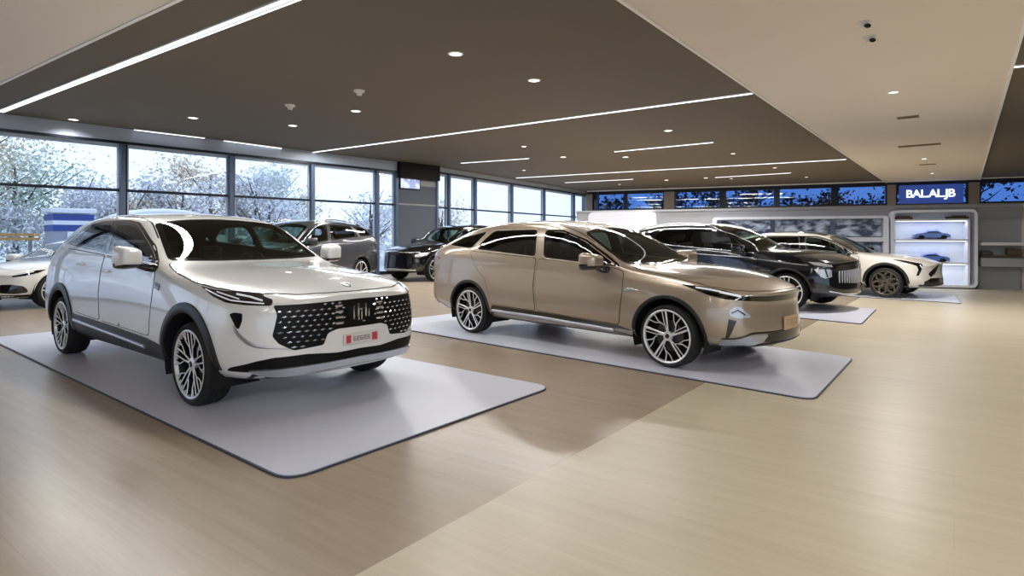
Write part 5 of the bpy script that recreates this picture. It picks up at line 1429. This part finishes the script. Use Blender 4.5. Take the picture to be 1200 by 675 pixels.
for px, py, lab in ((421, 106, 'right'), (340, 123, 'left')):
    p = spot(px, py, CEIL)
    bm = bmesh.new(); add_lathe(bm, [(0, -.11), (.03, -.11), (.05, -.09), (.06, -.045), (.10, -.035), (.11, 0)], 28, axis='Z'); fix(bm)
    o = mesh_obj('smoke_detector', bm, M['fixture'], smooth=True); o.location = p
    bm = bmesh.new(); add_lathe(bm, [(0, -.118), (.022, -.116), (.028, -.105)], 16, axis='Z'); fix(bm); mesh_obj('sensor_eye', bm, M['blackplastic'], o)
    tag(o, 'small white ceiling smoke detector, the %s one of the two' % lab, 'smoke detector', 'smoke detectors')
for px, py, lab in ((1013, 26, 'nearer'), (1019, 43, 'farther')):
    p = spot(px, py, SLAB)
    bm = bmesh.new(); add_lathe(bm, [(0, -.03), (.07, -.03), (.085, -.02), (.09, 0)], 28, axis='Z'); fix(bm)
    o = mesh_obj('dome_camera', bm, M['fixture'], smooth=True); o.location = p+Vector((0, 0, .012))
    bm = bmesh.new(); bmesh.ops.create_uvsphere(bm, u_segments=20, v_segments=12, radius=.055)
    for v in bm.verts: v.co.z -= .04
    fix(bm); mesh_obj('camera_dome', bm, M['fixture'], o)
    bm = bmesh.new(); add_lathe(bm, [(0, 0), (.022, 0), (.028, .01), (.028, .03)], 16, axis='Z')
    rr = Matrix.Rotation(RD(-55), 4, 'X')
    for v in bm.verts: v.co = rr @ Vector((v.co.x*1.5, v.co.y, -v.co.z)) + Vector((0, -.052, -.070))
    fix(bm); mesh_obj('lens', bm, M['blackplastic'], o)
    tag(o, 'white dome security camera with black lens under the white band, the %s of the pair' % lab, 'camera', 'ceiling cameras')
for px, py, L_, W_, lab in ((1064, 137, .40, .22, 'small double-slotted vent in the white band, behind its first downlight'), (1077, 170, 1.05, .22, 'wide brown slotted vent in the white band'), (1087, 192.5, .5, .16, 'small brown vent in the white band, between its two far downlights')):
    p = spot(px, py, SLAB); v_ = empty('ceiling_vent', p, math.atan2(dl.y, dl.x)-PI/2)
    bm = bmesh.new()
    for q in ((0, W_/2, L_, .03), (0, -W_/2, L_, .03), (L_/2, 0, .03, W_+.03), (-L_/2, 0, .03, W_+.03)): add_box(bm, (q[0], q[1], -.01), (q[2], q[3], .02))
    fix(bm); mesh_obj('frame', bm, M['vent'] if L_ > .45 else M['post'], v_, smooth=False)
    bm = bmesh.new()
    for k in range(-2, 3): add_box(bm, (0, k*W_/6, -.008), (L_, .014, .018), rot=Matrix.Rotation(.4, 4, 'X'))
    fix(bm); mesh_obj('slats', bm, M['vent'], v_, smooth=False)
    tag(v_, lab, 'vent', 'vents in the white band')
# unseen strip lights added behind the camera to brighten the hall
for k in range(3):
    c = Vector((-5+5*k, -3.5, CEIL))
    root = empty('linear_light', c, RD(-36.5)+PI/2)
    bm = bmesh.new(); add_box(bm, (0, 0, -.012), (7, .16, .024)); fix(bm); mesh_obj('housing', bm, M['fixture'], root, smooth=False)
    bm = bmesh.new(); add_box(bm, (0, 0, -.028), (6.98, .12, .012)); fix(bm); mesh_obj('diffuser', bm, M['strip'], root, smooth=False)
    tag(root, ('first', 'second', 'third')[k]+' added fill light over the floor, unseen behind the viewpoint', 'ceiling light', 'added fill lights behind the viewpoint')
    area('strip_beam', c-Vector((0, 0, .06)), 7, .16, RD(-36.5)+PI/2, SP*7*(.3, 1.2, 2.2)[k])
for k, (x, y) in enumerate(((6, 1.5), (9, 4), (12, 8), (5, 4.5), (8.5, 8.5))):
    l = bpy.data.lights.new('downlight_beam', 'SPOT'); l.energy = DOWN_W*RIGHT_K; l.spot_size = RD(130); l.spot_blend = .7; l.shadow_soft_size = .12; l.color = (1, .97, .92)
    lo = bpy.data.objects.new('downlight_beam', l); C.objects.link(lo); lo.location = (x, y, (SLAB if k in (3, 4) else CEIL)-.05); l.energy *= (1, 1, 1.6, .8, 1.0)[k]
    if k not in (3, 4) or True:
        zc = CEIL
        # unseen fixtures added to brighten the right side of the floor
        bm = bmesh.new(); add_lathe(bm, [(0, -.006), (.08, -.006), (.08, -.012), (.10, -.010), (.104, 0)], 24, axis='Z'); fix(bm)
        o = mesh_obj('downlight', bm, M['down']); o.location = (x, y, SLAB if k in (3, 4) else CEIL)
        tag(o, 'added round fill light out of view, number %s from the viewpoint' % ('two', 'four', 'five', 'one', 'three')[k], 'ceiling light')

# ------------------------------------------------------------------ mats
def floor_mat(pts, label, r=.16):
    pl = smooth_poly([(p.x, p.y) for p in pts], r, n=6); cx = sum(p.x for p in pl)/len(pl); cy = sum(p.y for p in pl)/len(pl)
    root = empty('floor_mat', (cx, cy, 0)); q = [(p.x-cx, p.y-cy) for p in pl]
    bm = bmesh.new(); add_prism(bm, q, .0005, .012, mi=0); fix(bm); mesh_obj('edge', bm, M['mat_edge'], root, smooth=False)
    ins = inset(q, .012)
    bm = bmesh.new(); add_prism(bm, [(p.x, p.y) for p in ins], .010, .018, mi=0); fix(bm); mesh_obj('surface', bm, M['mat_grey'], root, smooth=False)
    tag(root, label, 'mat', 'display mats under the cars'); return root
c1 = RD(-38.97); u1 = Vector((math.cos(c1), math.sin(c1), 0)); n1 = Vector((-u1.y, u1.x, 0)); o1 = Vector((-4.797, 7.864, 0))
floor_mat([o1+u1*5.50+n1*-1.235, o1+u1*5.45+n1*1.50, o1+u1*-2.2+n1*1.50, o1+u1*-2.2+n1*-1.235], 'large pale grey rounded mat under the white crossover in front', .18)
c2 = RD(-45.6); u2 = Vector((math.cos(c2), math.sin(c2), 0)); n2 = Vector((-u2.y, u2.x, 0)); o2 = Vector((.0435, 9.384, 0))
floor_mat([o2+u2*4.82+n2*-1.13, o2+u2*4.49+n2*1.12, o2+u2*-1.9+n2*1.12, o2+u2*-1.9+n2*-1.45], 'pale grey mat under the champagne estate car', .16)
p0, p1 = Vector((7.1, 11.63, 0)), Vector((5.66, 9.66, 0)); uu = Vector((-math.cos(RD(47)), math.sin(RD(47)), 0))
floor_mat([p1, p0, p0+uu*6.5, p1+uu*6.5], 'pale grey mat under the midnight blue crossover', .08)
p0, p1 = Vector((10.4, 13.95, 0)), Vector((9.53, 12.66, 0)); uu = Vector((-math.cos(RD(46)), math.sin(RD(46)), 0))
floor_mat([p1, p0+Vector((.25, .4, 0)), p0+Vector((.25, .4, 0))+uu*5.9, p1+uu*5.9], 'pale grey mat under the ivory crossover nearest the white cabinet', .08)

# ------------------------------------------------------------------ the cars
MT = .018
def put(root, x, y, hd, label, cat='car', z=MT):
    root.location = (x, y, z); root.rotation_euler = (0, 0, RD(hd)); tag(root, label, cat, 'cars on show'); return root
r1, P1 = white_suv(); put(r1, -4.797, 7.864, -38.97, 'pearl white crossover with studded black grille on the front mat')
r2, P2 = beige_suv(); put(r2, .0435, 9.384, -45.6, 'champagne beige estate car with black windows, second in the row')
r3, P3 = navy_suv(); put(r3, 3.71, 14.44, -47, 'midnight blue crossover with chrome window line, behind the champagne car')
r4, P4 = ivory_crossover(); put(r4, 7.07, 16.62, -46, 'ivory crossover with black roof and bronze wheels beside the white cabinet')
r5, P5 = graphite_suv(); put(r5, -5.18, 17.27, -107, 'graphite grey people carrier behind the pearl white crossover, near the windows', z=0)
r6, P6 = black_suv(); put(r6, -1.05, 22.3, -128, 'glossy black crossover in front of the grey column, facing left', z=0)
r7, P7 = white_saloon(); put(r7, -9.52, 14.95, -103, 'white saloon car at the left edge, nose towards the viewer, by the windows', z=0)
for q in (r6, r7): q.location.z = 0

# ------------------------------------------------------------------ outdoors
bm = bmesh.new(); add_prism(bm, [(-90, -40), (70, -40), (70, 110), (-90, 110)], -.30, -.14); fix(bm); struct(mesh_obj('ground', bm, M['ground'], smooth=False))
def tree(x, y, H, R, lm, label, group, n=1500, ls=.16, trunk=True, z0=.2, seed=0):
    rnd = random.Random(seed*77+3)
    root = empty('tree', (x, y, -.14))
    bm = bmesh.new()
    add_tube(bm, [(0, 0, 0), (.05, .03, H*.3), (-.04, .05, H*.6), (.02, 0, H*.9)], [.16, .13, .09, .03], 8)
    for k in range(9):
        a = rnd.uniform(0, 2*PI); h0 = H*rnd.uniform(.25, .7); l = R*rnd.uniform(.6, .95)
        add_tube(bm, [(0, 0, h0), (math.cos(a)*l*.5, math.sin(a)*l*.5, h0+l*.3), (math.cos(a)*l, math.sin(a)*l, h0+l*.75)], [.05, .035, .012], 5)
    fix(bm); mesh_obj('trunk', bm, M['bark'], root)
    bm = bmesh.new(); cl = [(rnd.uniform(-.7, .7)*R, rnd.uniform(-.7, .7)*R, H*rnd.uniform(z0, .95), R*rnd.uniform(.25, .55)) for _ in range(16)]
    for k in range(n):
        c = rnd.choice(cl); v = Vector((rnd.gauss(0, .5), rnd.gauss(0, .5), rnd.gauss(0, .45)))*c[3]
        p = Vector(c[:3])+v
        if p.z < .1: continue
        s = ls*rnd.uniform(.5, 1.3); a = Vector((rnd.uniform(-1, 1), rnd.uniform(-1, 1), rnd.uniform(-1, 1))).normalized()*s; b = a.cross(Vector((rnd.uniform(-1, 1), rnd.uniform(-1, 1), 1))).normalized()*s*.6
        bm.faces.new([bm.verts.new(p+a), bm.verts.new(p+b), bm.verts.new(p-a), bm.verts.new(p-b)])
    mesh_obj('crown', bm, lm, root, smooth=False)
    tag(root, label, 'tree', group); return root
W1n = -W1.n
tl = [(-1.5, 13, 7.4, 3.4, 'leaf_frost', 'frosted tree outside, beyond the leftmost window'), (1.0, 15, 6.6, 3.4, 'leaf_brown', 'brown-leaved tree outside the leftmost window'),
      (2.8, 14, 5.0, 2.8, 'leaf_green', 'pale green shrub tree outside, behind the kiosk'), (4.3, 12, 3.4, 2.3, 'leaf_frost', 'low frosted tree outside the second window'),
      (6.2, 12, 3.6, 2.3, 'leaf_brown', 'low brown tree outside the second window'), (8.3, 11, 4.0, 2.3, 'leaf_frost', 'frosted tree outside the third window'),
      (10.4, 13, 5.2, 2.4, 'leaf_brown', 'brown-leaved tree outside the third window'), (12.3, 12, 5.0, 2.2, 'leaf_frost', 'tall frosted tree outside the fourth window'),
      (14.6, 15, 5.4, 2.6, 'leaf_green', 'green-tinged tree outside the fourth window'), (-5, 9, 6.0, 3.0, 'leaf_frost', 'tall frosted tree outside, left of the picture'), (-3, 11, 5.5, 2.8, 'leaf_brown', 'brown tree outside, left of the picture')]
for k, (t, o, H, R, lm, lab) in enumerate(tl):
    p = W1.pt(t, 0, -o); tree(p.x, p.y, H, R, M[lm], lab, 'trees outside the glazed wall', n=6500, ls=.085, seed=k)
for k in range(6):
    p = W2.pt(-1+3.4*k, 0, -(9+(k % 2)*3)); tree(p.x, p.y, 3.4+.3*(k % 3), 2.2, M[('leaf_frost', 'leaf_brown', 'leaf_frost')[k % 3]], ('first', 'second', 'third', 'fourth', 'fifth', 'sixth')[k]+' low tree outside the farther glazed wall, counted from the grey column', 'low trees outside the farther glazed wall', n=1800, ls=.10, seed=30+k)
for k in range(8):
    t = 1+2.9*k; p = FW.pt(t, 0, -(4.5+(k % 3)*1.5)); tree(p.x, p.y, 4.0+.6*((k*5) % 4), 1.9, M['leaf_dark'], ('first', 'second', 'third', 'fourth', 'fifth', 'sixth', 'seventh', 'eighth')[k]+' dark tree outside the clerestory, counted from the left', 'dark trees outside the clerestory', n=1100, seed=50+k)
# small kiosk outside
vp = on_wall(81, 262, W1.pt(0, 0, -8.5), W1.pt(10, 0, -8.5)); vr = empty('kiosk', (vp.x, vp.y, -.14), W1.ang)
bm = bmesh.new(); add_box(bm, (0, 0, 1.2), (1.2, 1.2, 2.3), bevel=.04); fix(bm); mesh_obj('cabin', bm, M['vangrey'], vr, smooth=False)
bm = bmesh.new(); add_box(bm, (0, 0, 2.50), (1.4, 1.4, .18), bevel=.05); fix(bm); mesh_obj('roof', bm, M['vanwhite'], vr, smooth=False)
for z_, h_ in ((2.27, .22), (1.88, .22)):
    bm = bmesh.new(); add_box(bm, (0, 0, z_), (1.24, 1.24, h_)); fix(bm); mesh_obj('blue_band', bm, M['vanblue'], vr, smooth=False)
bm = bmesh.new(); add_box(bm, (0, 0, 2.07), (1.23, 1.23, .15)); fix(bm); mesh_obj('white_band', bm, M['vanwhite'], vr, smooth=False)
bm = bmesh.new(); add_box(bm, (.1, -.61, 1.1), (.6, .04, 1.3), bevel=.01); fix(bm); mesh_obj('counter_shutter', bm, M['vanwhite'], vr, smooth=False)
tag(vr, 'small pale kiosk with two blue bands outside the leftmost window', 'kiosk')
# barrier
bp0, bp1 = W1.pt(-5, 0, -3.5), W1.pt(WallLine(W1.pt(0, 0, -3.5), W1.pt(10, 0, -3.5)).s_of(46), 0, -3.5); c = (bp0+bp1)/2; gr = empty('guard_rail', (c.x, c.y, -.14), W1.ang); L = (bp1-bp0).length
bm = bmesh.new()
for zz in (1.50, 1.62): add_box(bm, (0, 0, zz), (L, .05, .08), bevel=.01)
fix(bm); mesh_obj('rail', bm, M['orange'], gr, smooth=False)
for k in range(5):
    bm = bmesh.new(); add_box(bm, (-L/2+.2+k*(L-.4)/4, .05, .83), (.08, .06, 1.66)); fix(bm); mesh_obj('post', bm, M['walldark'], gr, smooth=False)
tag(gr, 'orange guard rail outside the leftmost window, above the white saloon', 'barrier')
# white van with a rounded roof outside
P8 = scaled(beige_params(), 1.12, 1.50); P8.update(name='delivery_van', level=2, spoke='ten', window_mats=[M['side']]*3)
h8 = P8['curves'] = dict(P8['curves'])
r8, _, _ = base_car(P8, M['vanwhite']); wp = on_wall(225, 250, W1.pt(0, 0, -2.6), W1.pt(10, 0, -2.6))
r8.location = (wp.x-W1.d.x*1.8, wp.y-W1.d.y*1.8, -.14); r8.rotation_euler = (0, 0, W1.ang)
tag(r8, 'white van with a rounded roof parked outside, above the roof of the pearl white crossover', 'van')
for m_ in list(bpy.data.meshes):
    if m_.users == 0: bpy.data.meshes.remove(m_)
